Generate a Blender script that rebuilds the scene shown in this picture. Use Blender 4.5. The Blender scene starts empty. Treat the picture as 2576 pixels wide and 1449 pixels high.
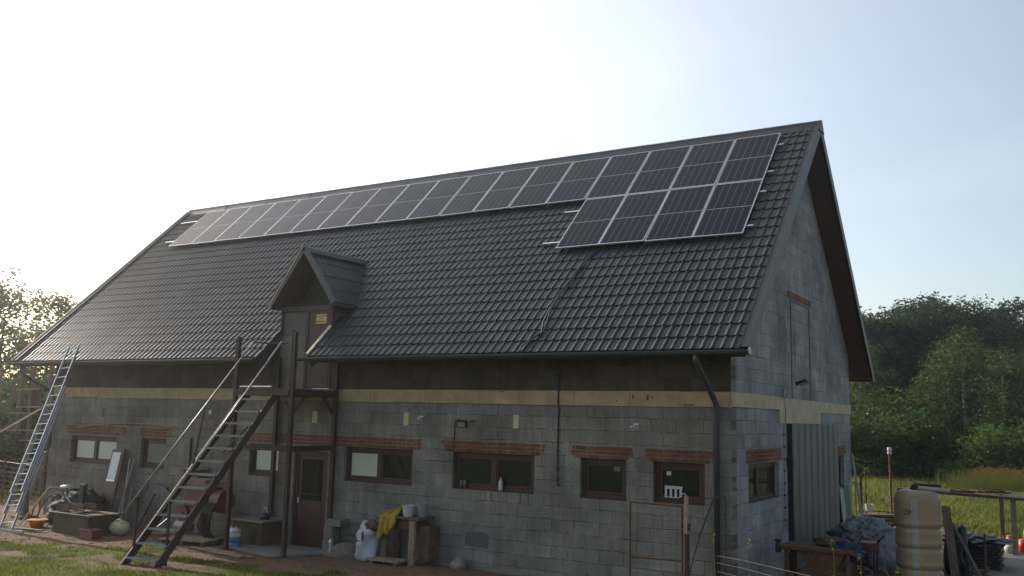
import bpy, math, random
from mathutils import Vector, Matrix, noise
R = math.radians
random.seed(7)
S = bpy.context.scene
COL = S.collection

# ---------------------------------------------------------------- camera
yaw, pitch, roll = -0.5484, 0.1384, 0.0233
F = Vector((math.sin(yaw)*math.cos(pitch), math.cos(yaw)*math.cos(pitch), math.sin(pitch)))
RT = Vector((math.cos(yaw), -math.sin(yaw), 0)); UP = RT.cross(F)
r2 = math.cos(roll)*RT + math.sin(roll)*UP
u2 = -math.sin(roll)*RT + math.cos(roll)*UP
cam_d = bpy.data.cameras.new('camera'); cam = bpy.data.objects.new('camera', cam_d); COL.objects.link(cam)
M4 = Matrix((r2, u2, -F)).transposed().to_4x4(); M4.translation = Vector((5.2533, -16.2463, 3.1255))
cam.matrix_world = M4
cam_d.sensor_width = 36; cam_d.lens = 2307.57/2576*36; cam_d.clip_end = 3000
S.camera = cam

# ---------------------------------------------------------------- light
SUN = Vector((-.90, .202, .388)).normalized()
el = math.asin(SUN.z); az = math.atan2(SUN.x, SUN.y)
w = bpy.data.worlds.new('World'); S.world = w; w.use_nodes = True
nt = w.node_tree; nt.nodes.clear()
sky = nt.nodes.new('ShaderNodeTexSky'); sky.sky_type = 'NISHITA'; sky.sun_disc = False
sky.sun_elevation = el; sky.sun_rotation = az; sky.air_density = 1.0; sky.dust_density = 1.5; sky.ozone_density = 1.0
bg = nt.nodes.new('ShaderNodeBackground'); bg.inputs[1].default_value = 0.15
wo = nt.nodes.new('ShaderNodeOutputWorld')
# humid summer air: a broad white glow of the sky round the sun, added to the clear sky
def wn(op, a, b_=None):
    n = nt.nodes.new('ShaderNodeMath'); n.operation = op
    for i, q in enumerate((a, b_)):
        if q is None: continue
        if isinstance(q, (int, float)): n.inputs[i].default_value = q
        else: nt.links.new(q, n.inputs[i])
    return n.outputs[0]
geo = nt.nodes.new('ShaderNodeTexCoord'); dt_ = nt.nodes.new('ShaderNodeVectorMath'); dt_.operation = 'DOT_PRODUCT'
dt_.inputs[1].default_value = SUN; nt.links.new(geo.outputs['Generated'], dt_.inputs[0])
lobe = wn('POWER', wn('MULTIPLY', wn('ADD', dt_.outputs['Value'], 1.0), .5), 3.5)
vs_ = nt.nodes.new('ShaderNodeVectorMath'); vs_.operation = 'SCALE'; vs_.inputs[0].default_value = (1.03, .975, .90); nt.links.new(wn('MULTIPLY', lobe, 6.3), vs_.inputs['Scale'])
ad_ = nt.nodes.new('ShaderNodeVectorMath'); nt.links.new(sky.outputs[0], ad_.inputs[0]); nt.links.new(vs_.outputs[0], ad_.inputs[1])
cn_ = nt.nodes.new('ShaderNodeTexNoise'); cn_.inputs['Scale'].default_value = 2.6; cn_.inputs['Detail'].default_value = 7; cn_.inputs['Roughness'].default_value = .5
cm_ = nt.nodes.new('ShaderNodeMapping'); cm_.inputs['Scale'].default_value = (1, 1, 2.6); nt.links.new(geo.outputs['Generated'], cm_.inputs[0]); nt.links.new(cm_.outputs[0], cn_.inputs['Vector'])
cr_ = nt.nodes.new('ShaderNodeMapRange'); cr_.inputs[1].default_value = .5; cr_.inputs[2].default_value = .75; cr_.inputs[3].default_value = 0; cr_.inputs[4].default_value = .55; nt.links.new(cn_.outputs['Fac'], cr_.inputs[0])
cv_ = nt.nodes.new('ShaderNodeVectorMath'); cv_.operation = 'SCALE'; cv_.inputs[0].default_value = (1.0, .93, .88); nt.links.new(cr_.outputs[0], cv_.inputs['Scale'])
ac_ = nt.nodes.new('ShaderNodeVectorMath'); nt.links.new(ad_.outputs[0], ac_.inputs[0]); nt.links.new(cv_.outputs[0], ac_.inputs[1])
nt.links.new(ac_.outputs[0], bg.inputs[0]); nt.links.new(bg.outputs[0], wo.inputs[0])
ld = bpy.data.lights.new('sun', 'SUN'); ld.energy = 5.0; ld.angle = R(0.6); ld.color = (1, .93, .82)
lo = bpy.data.objects.new('sun', ld); COL.objects.link(lo); lo.rotation_euler = SUN.to_track_quat('Z', 'Y').to_euler()
S.view_settings.view_transform = 'Standard'; S.view_settings.look = 'None'
S.view_settings.exposure = 0.0; S.view_settings.gamma = 1

# ---------------------------------------------------------------- materials
MATS = {}
def N(nt, t, **k):
    n = nt.nodes.new(t)
    for a, b in k.items(): setattr(n, a, b)
    return n
def mat(name, col, rough=.8, metal=0.0, var=.25, vs=6.0, bump=.0, bs=40.0, col2=None, spec=.5, streak=None, trans=0.0):
    """plain procedural material: base colour varied by two noises, optional bump"""
    if name in MATS: return MATS[name]
    m = bpy.data.materials.new(name); m.use_nodes = True; t = m.node_tree; L = t.links
    b = t.nodes['Principled BSDF']; b.inputs['Roughness'].default_value = rough; b.inputs['Metallic'].default_value = metal
    b.inputs['Specular IOR Level'].default_value = spec
    tc = N(t, 'ShaderNodeTexCoord'); mp = N(t, 'ShaderNodeMapping'); L.new(tc.outputs['Object'], mp.inputs[0])
    if streak: mp.inputs['Scale'].default_value = streak
    n1 = N(t, 'ShaderNodeTexNoise'); n1.inputs['Scale'].default_value = vs; n1.inputs['Detail'].default_value = 6; n1.inputs['Roughness'].default_value = .65
    L.new(mp.outputs[0], n1.inputs['Vector'])
    rp = N(t, 'ShaderNodeValToRGB'); rp.color_ramp.elements[0].position = .3; rp.color_ramp.elements[1].position = .7
    c = Vector(col); c2 = Vector(col2) if col2 else c*(1+var)
    rp.color_ramp.elements[0].color = (*(c*(1-var)), 1); rp.color_ramp.elements[1].color = (*c2, 1)
    L.new(n1.outputs['Fac'], rp.inputs[0]); L.new(rp.outputs[0], b.inputs['Base Color'])
    if bump:
        n2 = N(t, 'ShaderNodeTexNoise'); n2.inputs['Scale'].default_value = bs; n2.inputs['Detail'].default_value = 4
        L.new(mp.outputs[0], n2.inputs['Vector'])
        bp = N(t, 'ShaderNodeBump'); bp.inputs['Strength'].default_value = bump; bp.inputs['Distance'].default_value = .01
        L.new(n2.outputs['Fac'], bp.inputs['Height']); L.new(bp.outputs[0], b.inputs['Normal'])
    if trans:
        out = t.nodes['Material Output']; tr = N(t, 'ShaderNodeBsdfTranslucent'); L.new(rp.outputs[0], tr.inputs[0])
        mx = N(t, 'ShaderNodeMixShader'); mx.inputs[0].default_value = trans
        L.new(b.outputs[0], mx.inputs[1]); L.new(tr.outputs[0], mx.inputs[2]); L.new(mx.outputs[0], out.inputs[0])
    MATS[name] = m; return m

def brickmat(name, axis, bw, rh, mortar, c1, c2, cm, zoff=0.0, grain=.3, bump=.6, warp=.012, sq=1.0):
    m = bpy.data.materials.new(name); m.use_nodes = True; t = m.node_tree; L = t.links
    b = t.nodes['Principled BSDF']; b.inputs['Roughness'].default_value = .93; b.inputs['Specular IOR Level'].default_value = .2
    tc = N(t, 'ShaderNodeTexCoord'); sx = N(t, 'ShaderNodeSeparateXYZ'); L.new(tc.outputs['Object'], sx.inputs[0])
    ad = N(t, 'ShaderNodeMath', operation='ADD'); ad.inputs[1].default_value = zoff; L.new(sx.outputs['Z'], ad.inputs[0])
    cx = N(t, 'ShaderNodeCombineXYZ'); L.new(sx.outputs[axis], cx.inputs[0]); L.new(ad.outputs[0], cx.inputs[1])
    wn = N(t, 'ShaderNodeTexNoise'); wn.inputs['Scale'].default_value = 3.0; wn.inputs['Detail'].default_value = 5; L.new(cx.outputs[0], wn.inputs['Vector'])
    s1 = N(t, 'ShaderNodeVectorMath', operation='SUBTRACT'); s1.inputs[1].default_value = (.5, .5, .5); L.new(wn.outputs['Color'], s1.inputs[0])
    s2 = N(t, 'ShaderNodeVectorMath', operation='SCALE'); s2.inputs['Scale'].default_value = warp*6; L.new(s1.outputs[0], s2.inputs[0])
    s3 = N(t, 'ShaderNodeVectorMath', operation='ADD'); L.new(cx.outputs[0], s3.inputs[0]); L.new(s2.outputs[0], s3.inputs[1])
    br = N(t, 'ShaderNodeTexBrick'); L.new(s3.outputs[0], br.inputs['Vector'])
    br.inputs['Scale'].default_value = 1; br.inputs['Brick Width'].default_value = bw; br.inputs['Row Height'].default_value = rh
    br.inputs['Mortar Size'].default_value = mortar; br.inputs['Mortar Smooth'].default_value = .5; br.offset = .5; br.offset_frequency = 2
    br.squash = sq; br.squash_frequency = 3
    br.inputs['Color1'].default_value = (*c1, 1); br.inputs['Color2'].default_value = (*c2, 1); br.inputs['Mortar'].default_value = (*cm, 1)
    # mortar shown only in places: joint is dark where open, close to the block tone elsewhere
    n0 = N(t, 'ShaderNodeTexNoise'); n0.inputs['Scale'].default_value = 1.7; n0.inputs['Detail'].default_value = 6; n0.inputs['Roughness'].default_value = .7; L.new(cx.outputs[0], n0.inputs['Vector'])
    r0 = N(t, 'ShaderNodeMapRange'); r0.inputs[1].default_value = .35; r0.inputs[2].default_value = .65; r0.inputs[3].default_value = .12; r0.inputs[4].default_value = .95; L.new(n0.outputs['Fac'], r0.inputs[0])
    fm = N(t, 'ShaderNodeMath', operation='MULTIPLY'); L.new(br.outputs['Fac'], fm.inputs[0]); L.new(r0.outputs[0], fm.inputs[1])
    br2 = N(t, 'ShaderNodeTexBrick'); L.new(s3.outputs[0], br2.inputs['Vector'])
    for k in ('Scale', 'Brick Width', 'Row Height'): br2.inputs[k].default_value = br.inputs[k].default_value
    br2.inputs['Mortar Size'].default_value = 0; br2.offset = .5; br2.offset_frequency = 2; br2.squash = sq; br2.squash_frequency = 3
    br2.inputs['Color1'].default_value = (*c1, 1); br2.inputs['Color2'].default_value = (*c2, 1); br2.inputs['Mortar'].default_value = (*c1, 1)
    mx = N(t, 'ShaderNodeMix', data_type='RGBA'); L.new(fm.outputs[0], mx.inputs['Factor']); L.new(br2.outputs['Color'], mx.inputs['A']); mx.inputs['B'].default_value = (*cm, 1)
    # grain, run-off stains and pale lime smears
    g = N(t, 'ShaderNodeTexNoise'); g.inputs['Scale'].default_value = 22; g.inputs['Detail'].default_value = 8; g.inputs['Roughness'].default_value = .75; L.new(cx.outputs[0], g.inputs['Vector'])
    mr = N(t, 'ShaderNodeMapRange'); mr.inputs[1].default_value = .25; mr.inputs[2].default_value = .75; mr.inputs[3].default_value = 1-grain; mr.inputs[4].default_value = 1+grain; L.new(g.outputs['Fac'], mr.inputs[0])
    mps = N(t, 'ShaderNodeMapping'); mps.inputs['Scale'].default_value = (5, .7, 1); L.new(cx.outputs[0], mps.inputs[0])
    g2 = N(t, 'ShaderNodeTexNoise'); g2.inputs['Scale'].default_value = 1.3; g2.inputs['Detail'].default_value = 7; g2.inputs['Roughness'].default_value = .65; L.new(mps.outputs[0], g2.inputs['Vector'])
    mr2 = N(t, 'ShaderNodeMapRange'); mr2.inputs[1].default_value = .3; mr2.inputs[2].default_value = .7; mr2.inputs[3].default_value = .78; mr2.inputs[4].default_value = 1.22; L.new(g2.outputs['Fac'], mr2.inputs[0])
    p = N(t, 'ShaderNodeMath', operation='MULTIPLY'); L.new(mr.outputs[0], p.inputs[0]); L.new(mr2.outputs[0], p.inputs[1])
    br3 = N(t, 'ShaderNodeTexBrick'); L.new(s3.outputs[0], br3.inputs['Vector'])
    for k in ('Scale', 'Brick Width', 'Row Height'): br3.inputs[k].default_value = br.inputs[k].default_value
    br3.inputs['Mortar Size'].default_value = mortar*3.2; br3.inputs['Mortar Smooth'].default_value = .8; br3.offset = .5; br3.offset_frequency = 2; br3.squash = sq; br3.squash_frequency = 3
    n5 = N(t, 'ShaderNodeTexNoise'); n5.inputs['Scale'].default_value = 4.5; n5.inputs['Detail'].default_value = 7; n5.inputs['Roughness'].default_value = .75; L.new(cx.outputs[0], n5.inputs['Vector'])
    r5 = N(t, 'ShaderNodeMapRange'); r5.inputs[1].default_value = .50; r5.inputs[2].default_value = .62; r5.inputs[3].default_value = 0; r5.inputs[4].default_value = .55; L.new(n5.outputs['Fac'], r5.inputs[0])
    f5 = N(t, 'ShaderNodeMath', operation='MULTIPLY'); L.new(br3.outputs['Fac'], f5.inputs[0]); L.new(r5.outputs[0], f5.inputs[1])
    f6 = N(t, 'ShaderNodeMath', operation='MULTIPLY'); iv = N(t, 'ShaderNodeMath', operation='SUBTRACT'); iv.inputs[0].default_value = 1; L.new(fm.outputs[0], iv.inputs[1]); L.new(f5.outputs[0], f6.inputs[0]); L.new(iv.outputs[0], f6.inputs[1])
    mx5 = N(t, 'ShaderNodeMix', data_type='RGBA'); L.new(f6.outputs[0], mx5.inputs['Factor']); L.new(mx.outputs['Result'], mx5.inputs['A']); mx5.inputs['B'].default_value = (c2[0]*1.45, c2[1]*1.45, c2[2]*1.42, 1)
    n7 = N(t, 'ShaderNodeTexNoise'); n7.inputs['Scale'].default_value = .7; n7.inputs['Detail'].default_value = 7; n7.inputs['Roughness'].default_value = .6; L.new(cx.outputs[0], n7.inputs['Vector'])
    r7 = N(t, 'ShaderNodeMapRange'); r7.inputs[1].default_value = .38; r7.inputs[2].default_value = .62; r7.inputs[3].default_value = .72; r7.inputs[4].default_value = 1.12; L.new(n7.outputs['Fac'], r7.inputs[0])
    p7 = N(t, 'ShaderNodeMath', operation='MULTIPLY'); L.new(p.outputs[0], p7.inputs[0]); L.new(r7.outputs[0], p7.inputs[1]); p = p7; mx = mx5
    v = N(t, 'ShaderNodeVectorMath', operation='SCALE'); L.new(mx.outputs['Result'], v.inputs[0]); L.new(p.outputs[0], v.inputs['Scale'])
    L.new(v.outputs[0], b.inputs['Base Color'])
    h = N(t, 'ShaderNodeMath', operation='MULTIPLY_ADD'); h.inputs[1].default_value = -1; L.new(fm.outputs[0], h.inputs[0]); 
    g3 = N(t, 'ShaderNodeMath', operation='MULTIPLY'); g3.inputs[1].default_value = .5; L.new(g.outputs['Fac'], g3.inputs[0]); L.new(g3.outputs[0], h.inputs[2])
    bp = N(t, 'ShaderNodeBump'); bp.inputs['Strength'].default_value = bump; bp.inputs['Distance'].default_value = .012
    L.new(h.outputs[0], bp.inputs['Height']); L.new(bp.outputs[0], b.inputs['Normal'])
    return m
BLK = ((.176, .160, .140), (.235, .217, .193), (.062, .056, .050))
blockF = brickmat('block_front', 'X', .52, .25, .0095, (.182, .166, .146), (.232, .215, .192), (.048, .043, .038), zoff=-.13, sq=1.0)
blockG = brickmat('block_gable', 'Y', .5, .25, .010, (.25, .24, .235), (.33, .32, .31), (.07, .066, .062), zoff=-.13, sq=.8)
brickF = brickmat('brick_front', 'X', .26, .08, .012, (.20, .088, .056), (.13, .060, .040), (.27, .225, .185), zoff=-.02, warp=.006)
brickG = brickmat('brick_gable', 'Y', .26, .08, .012, (.20, .088, .056), (.13, .060, .040), (.27, .225, .185), zoff=-.02, warp=.006)
foamP = mat('foam_plug', (.52, .44, .26), .9, var=.2, vs=9, bump=.4)
foam = mat('foam', (.36, .27, .145), .9, var=.25, vs=2.2, bump=.5, bs=30, col2=(.47, .36, .21))
tile = mat('roof_metal', (.029, .034, .037), .5, var=.25, vs=1.4, spec=.31, streak=(1, .35, .35))
t = tile.node_tree; b = t.nodes['Principled BSDF']; src = b.inputs['Base Color'].links[0].from_socket
tcx = N(t, 'ShaderNodeTexCoord'); sxx = N(t, 'ShaderNodeSeparateXYZ'); t.links.new(tcx.outputs['Object'], sxx.inputs[0])
fl_ = N(t, 'ShaderNodeMath', operation='FLOOR'); dv_ = N(t, 'ShaderNodeMath', operation='DIVIDE'); dv_.inputs[1].default_value = 1.101; t.links.new(sxx.outputs['X'], dv_.inputs[0]); t.links.new(dv_.outputs[0], fl_.inputs[0])
wn_ = N(t, 'ShaderNodeTexWhiteNoise', noise_dimensions='1D'); t.links.new(fl_.outputs[0], wn_.inputs['W'])
mp_ = N(t, 'ShaderNodeMapping'); mp_.inputs['Scale'].default_value = (7, .5, .5); t.links.new(tcx.outputs['Object'], mp_.inputs[0])
nz_ = N(t, 'ShaderNodeTexNoise'); nz_.inputs['Scale'].default_value = 1.0; nz_.inputs['Detail'].default_value = 8; nz_.inputs['Roughness'].default_value = .7; t.links.new(mp_.outputs[0], nz_.inputs['Vector'])
m1_ = N(t, 'ShaderNodeMapRange'); m1_.inputs[3].default_value = .86; m1_.inputs[4].default_value = 1.12; t.links.new(wn_.outputs['Value'], m1_.inputs[0])
m2_ = N(t, 'ShaderNodeMapRange'); m2_.inputs[1].default_value = .3; m2_.inputs[2].default_value = .75; m2_.inputs[3].default_value = .72; m2_.inputs[4].default_value = 1.5; t.links.new(nz_.outputs['Fac'], m2_.inputs[0])
mm_ = N(t, 'ShaderNodeMath', operation='MULTIPLY'); t.links.new(m1_.outputs[0], mm_.inputs[0]); t.links.new(m2_.outputs[0], mm_.inputs[1])
sc_ = N(t, 'ShaderNodeVectorMath', operation='SCALE'); t.links.new(src, sc_.inputs[0]); t.links.new(mm_.outputs[0], sc_.inputs['Scale']); t.links.new(sc_.outputs[0], b.inputs['Base Color'])
m3_ = N(t, 'ShaderNodeMapRange'); m3_.inputs[3].default_value = .32; m3_.inputs[4].default_value = .48; t.links.new(nz_.outputs['Fac'], m3_.inputs[0]); t.links.new(m3_.outputs[0], b.inputs['Roughness'])
trimM = mat('trim_metal', (.035, .042, .046), .45, var=.12, vs=2)
soff = mat('soffit_wood', (.075, .045, .038), .85, var=.35, vs=4, streak=(1, 6, 6))
darkred = mat('dark_red_steel', (.040, .017, .013), .65, var=.35, vs=9, bump=.2, col2=(.058, .026, .019))
rust = mat('rusty_steel', (.11, .045, .022), .8, var=.45, vs=14, bump=.4, col2=(.17, .075, .03))
tread = mat('tread_grating', (.20, .20, .19), .55, var=.25, vs=12, bump=.4)
galv = mat('galvanised', (.45, .45, .44), .4, metal=.7, var=.15, vs=8)
alu = mat('aluminium', (.66, .67, .69), .32, metal=.85, var=.08, vs=8)
framew = mat('window_frame_wood', (.048, .019, .012), .55, var=.25, vs=5, streak=(1, 1, 8))
wood = mat('weathered_wood', (.25, .19, .13), .9, var=.35, vs=6, bump=.4)
oldwood = mat('old_dark_wood', (.12, .085, .06), .9, var=.4, vs=6, bump=.4)
palewood = mat('pale_board', (.66, .52, .36), .8, var=.15, vs=8)
conc = mat('concrete', (.17, .158, .138), .92, var=.22, vs=3, bump=.4, bs=30)
black = mat('black_plastic', (.018, .018, .02), .5, var=.3)
whiteP = mat('white_plastic', (.46, .46, .45), .45, var=.08)
pvcgrey = mat('grey_pvc', (.33, .30, .25), .6, var=.15, vs=4)
GL = {}
def glassmat(name, tint, tr):
    m = bpy.data.materials.new(name); m.use_nodes = True; t = m.node_tree; L = t.links
    b = t.nodes['Principled BSDF']; b.inputs['Roughness'].default_value = .06
    n = N(t, 'ShaderNodeTexNoise'); n.inputs['Scale'].default_value = 5; n.inputs['Detail'].default_value = 8
    rp = N(t, 'ShaderNodeValToRGB'); rp.color_ramp.elements[0].position = .35; rp.color_ramp.elements[1].position = .8
    rp.color_ramp.elements[0].color = (*[x*.7 for x in tint], 1); rp.color_ramp.elements[1].color = (*[x*1.5 for x in tint], 1)
    tc = N(t, 'ShaderNodeTexCoord'); L.new(tc.outputs['Object'], n.inputs['Vector']); L.new(n.outputs['Fac'], rp.inputs[0]); L.new(rp.outputs[0], b.inputs['Base Color'])
    ts = N(t, 'ShaderNodeBsdfTransparent'); mx = N(t, 'ShaderNodeMixShader'); mx.inputs[0].default_value = tr
    L.new(b.outputs[0], mx.inputs[1]); L.new(ts.outputs[0], mx.inputs[2]); L.new(mx.outputs[0], t.nodes['Material Output'].inputs[0])
    return m
glass = glassmat('window_glass', (.024, .023, .021), .28)
paleboard = mat('pale_pane_board', (.50, .51, .42), .35, var=.08, vs=2)
greyboard = mat('grey_pane_board', (.12, .125, .12), .3, var=.2, vs=2)

def leafmat(name, c, c2, tr=.4):
    return mat(name, c, .75, var=.35, vs=.8, col2=c2, spec=.3, trans=tr)
leafA = leafmat('leaf_dark', (.027, .056, .022), (.055, .098, .034))
leafB = leafmat('leaf_birch', (.060, .088, .022), (.115, .145, .036), .4)
leafC = leafmat('leaf_bush', (.055, .10, .022), (.10, .16, .038), .45)
leafL = leafmat('leaf_glare', (.10, .12, .06), (.17, .19, .10), .6)  # leaf colour lightened to imitate glare over the left trees
bark = mat('bark', (.10, .085, .07), .95, var=.4, vs=8)
barkB = mat('birch_bark', (.38, .36, .33), .85, var=.3, vs=9)

# ---------------------------------------------------------------- helpers
class MB:
    def __init__(s): s.v = []; s.f = []
    def add(s, vs, fs):
        o = len(s.v); s.v += [tuple(x) for x in vs]; s.f += [tuple(i+o for i in f) for f in fs]; return s
    def box(s, x0, x1, y0, y1, z0, z1):
        return s.add([(x0,y0,z0),(x1,y0,z0),(x1,y1,z0),(x0,y1,z0),(x0,y0,z1),(x1,y0,z1),(x1,y1,z1),(x0,y1,z1)],
                     [(0,3,2,1),(4,5,6,7),(0,1,5,4),(1,2,6,5),(2,3,7,6),(3,0,4,7)])
    def bar(s, a, b, w, h, up=(0, 0, 1)):
        a = Vector(a); b = Vector(b); d = (b-a).normalized(); u = Vector(up)
        if abs(d.dot(u)) > .98: u = Vector((0, 1, 0))
        x = d.cross(u).normalized(); y = x.cross(d).normalized()
        vs = [p + x*sx*w/2 + y*sy*h/2 for p in (a, b) for sx, sy in ((-1,-1),(1,-1),(1,1),(-1,1))]
        return s.add(vs, [(3,2,1,0),(4,5,6,7),(0,1,5,4),(1,2,6,5),(2,3,7,6),(3,0,4,7)])
    def tube(s, pts, r, n=10, cap=True):
        pts = [Vector(p) for p in pts]; rings = []
        rs = r if isinstance(r, (list, tuple)) else [r]*len(pts)
        prev = None; vs = []; fs = []
        for i, p in enumerate(pts):
            d = (pts[min(i+1, len(pts)-1)] - pts[max(i-1, 0)]).normalized()
            if prev is None:
                u = Vector((0, 0, 1)) if abs(d.z) < .9 else Vector((1, 0, 0))
                x = d.cross(u).normalized()
            else: x = (prev - d*prev.dot(d)).normalized()
            prev = x; y = d.cross(x)
            for k in range(n):
                a = 2*math.pi*k/n; vs.append(p + (x*math.cos(a)+y*math.sin(a))*rs[i])
        for i in range(len(pts)-1):
            for k in range(n):
                k2 = (k+1) % n; fs.append((i*n+k, i*n+k2, (i+1)*n+k2, (i+1)*n+k))
        if cap: fs.append(tuple(range(n))[::-1]); fs.append(tuple((len(pts)-1)*n+k for k in range(n)))
        return s.add(vs, fs)
    def lathe(s, prof, c=(0, 0, 0), n=24, f=None):
        vs = []; fs = []; c = Vector(c)
        for i, (r, z) in enumerate(prof):
            for k in range(n):
                a = 2*math.pi*k/n; q = r if f is None else f(r, z, a)
                vs.append(c + Vector((q*math.cos(a), q*math.sin(a), z)))
        for i in range(len(prof)-1):
            for k in range(n):
                k2 = (k+1) % n; fs.append((i*n+k, i*n+k2, (i+1)*n+k2, (i+1)*n+k))
        fs.append(tuple(range(n))[::-1]); fs.append(tuple((len(prof)-1)*n+k for k in range(n)))
        return s.add(vs, fs)
    def poly(s, pts, d):
        """extrude polygon pts by vector d"""
        n = len(pts); d = Vector(d); a = [Vector(p) for p in pts]; b = [p+d for p in a]
        return s.add(a+b, [tuple(range(n))[::-1], tuple(range(n, 2*n))] + [(i, (i+1) % n, n+(i+1) % n, n+i) for i in range(n)])
    def blob(s, c, rad, amp=.12, seed=0, n=20, m=14, fr=1.6, flat=None, ridge=0):
        vs = []; fs = []; c = Vector(c)
        for i in range(m+1):
            ph = math.pi*i/m
            for k in range(n):
                a = 2*math.pi*k/n; d = Vector((math.sin(ph)*math.cos(a), math.sin(ph)*math.sin(a), math.cos(ph)))
                q = 1 + amp*2*noise.noise(d*fr+Vector((seed*3.1, seed, 5))) + amp*.8*noise.noise(d*fr*3+Vector((seed, 1, 2)))
                if ridge: q += ridge*(.28-abs(noise.noise(d*3.1+Vector((seed*1.7, 3, 0)))))+ridge*.5*(.25-abs(noise.noise(d*7.3+Vector((seed, 9, 0)))))
                P = Vector((d.x*rad[0], d.y*rad[1], d.z*rad[2]))*q
                if flat is not None: P.z = max(P.z, -flat)
                vs.append(c+P)
        for i in range(m):
            for k in range(n):
                k2 = (k+1) % n; fs.append((i*n+k, (i+1)*n+k, (i+1)*n+k2, i*n+k2))
        return s.add(vs, fs)
    def build(s, name, material, parent=None, smooth=False, bevel=0, loc=None):
        me = bpy.data.meshes.new(name); v = s.v
        if loc is not None: v = [(a-loc[0], b-loc[1], c-loc[2]) for a, b, c in v]
        me.from_pydata(v, [], s.f); me.update(); me.materials.append(material)
        if smooth: me.polygons.foreach_set('use_smooth', [True]*len(me.polygons))
        o = bpy.data.objects.new(name, me); COL.objects.link(o)
        if parent: o.parent = parent
        if loc is not None: o.location = loc
        if bevel:
            b = o.modifiers.new('bevel', 'BEVEL'); b.width = bevel; b.segments = 2; b.limit_method = 'ANGLE'
        return o
def tag(o, label=None, cat=None, group=None, kind=None):
    for k, v in (('label', label), ('category', cat), ('group', group), ('kind', kind)):
        if v: o[k] = v
    return o
def empty(name, loc=(0, 0, 0), label=None, cat=None, group=None, rot=None):
    o = bpy.data.objects.new(name, None); COL.objects.link(o); o.location = loc; o.empty_display_size = .3
    if rot: o.rotation_euler = rot
    return tag(o, label, cat, group)
# parts are modelled in world coordinates and parented to Empties at the thing's base
def part(mb, name, m, root, smooth=False, bevel=0, parent=None):
    o = mb.build(name, m, None, smooth, bevel); P = parent or root
    o.parent = P; off = Vector(root.location) if P is root else Vector((0, 0, 0))
    if P is root: o.matrix_parent_inverse = Matrix.Translation(-off)
    return o

# ---------------------------------------------------------------- ground
L_, W_, OV, ZT, ZR, GR, GLf = 20.39, 10.286, .744, 4.3555, 10.0556, .5492, .9215
def grassiness(x, y):
    n = noise.noise(Vector((x*.45, y*.8, 0)))*.9 + noise.noise(Vector((x*1.6, y*2.2, 4)))*.5
    if y < 0.2 and x < 1.2:
        g = (-y-2.75 - max(0, (-10-x))*.10 + max(0, x+9.5)*.22)*.42 - .08 + n*1.7
        return max(0, min(1, .5+g*1.3))
    if y >= 0.2 and x > 0.3:     # meadow beyond the yard
        d = y - 16.5 + (x-1)*1.0
        return max(0, min(1, .5 + d*.4 + n*.6))
    if x < -21: return max(0, min(1, .5 + (-x-26)*.2 + n))
    return max(0, min(1, .5+n*.3)) if y > 12 or x < -24 else max(0, min(1, n))
def rng(a, b, st):
    r = []; x = a
    while x < b-1e-6: r.append(x); x += st
    return r
xs = rng(-400, -60, 34) + rng(-60, -24, 1.5) + rng(-24, 1.5, .13) + rng(1.5, 12, .5) + rng(12, 60, 4) + rng(60, 400.1, 34)
ys = rng(-200, -20, 20) + rng(-20, -6, 1) + rng(-6, .3, .13) + rng(.3, 20, .5) + rng(20, 80, 2) + rng(80, 700.1, 31)
gv = []; gm = []
for y in ys:
    for x in xs:
        z = 0
        if -24 < x < 60 and -20 < y < 80:
            z = .035*noise.noise(Vector((x*.7, y*.7, 1))) + .018*noise.noise(Vector((x*2.5, y*2.5, 7)))
        gv.append((x, y, z)); gm.append(grassiness(x, y))
nx = len(xs); gf = [(j*nx+i, j*nx+i+1, (j+1)*nx+i+1, (j+1)*nx+i) for j in range(len(ys)-1) for i in range(nx-1)]
gb = MB(); gb.v = gv; gb.f = gf
gmat = bpy.data.materials.new('ground'); gmat.use_nodes = True; t = gmat.node_tree; L = t.links; b = t.nodes['Principled BSDF']
b.inputs['Roughness'].default_value = .95; b.inputs['Specular IOR Level'].default_value = .15
at = N(t, 'ShaderNodeAttribute', attribute_name='grassy'); tc = N(t, 'ShaderNodeTexCoord')
n1 = N(t, 'ShaderNodeTexNoise'); n1.inputs['Scale'].default_value = 7; n1.inputs['Detail'].default_value = 8; n1.inputs['Roughness'].default_value = .7; L.new(tc.outputs['Object'], n1.inputs[0])
n2 = N(t, 'ShaderNodeTexNoise'); n2.inputs['Scale'].default_value = .9; n2.inputs['Detail'].default_value = 8; L.new(tc.outputs['Object'], n2.inputs[0])
s = N(t, 'ShaderNodeValToRGB'); s.color_ramp.elements[0].color = (.10, .056, .034, 1); s.color_ramp.elements[1].color = (.25, .155, .098, 1); s.color_ramp.elements[0].position = .3; s.color_ramp.elements[1].position = .72
L.new(n1.outputs['Fac'], s.inputs[0])
g = N(t, 'ShaderNodeValToRGB'); g.color_ramp.elements[0].color = (.055, .085, .02, 1); g.color_ramp.elements[1].color = (.15, .17, .045, 1); g.color_ramp.elements[0].position = .35; g.color_ramp.elements[1].position = .7
L.new(n2.outputs['Fac'], g.inputs[0])
ma = N(t, 'ShaderNodeMath', operation='ADD'); L.new(at.outputs['Fac'], ma.inputs[0])
mm = N(t, 'ShaderNodeMath', operation='MULTIPLY_ADD'); mm.inputs[1].default_value = 1.2; mm.inputs[2].default_value = -.6; L.new(n1.outputs['Fac'], mm.inputs[0]); L.new(mm.outputs[0], ma.inputs[1])
mr = N(t, 'ShaderNodeMapRange'); mr.inputs[1].default_value = .35; mr.inputs[2].default_value = .65; L.new(ma.outputs[0], mr.inputs[0])
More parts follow.
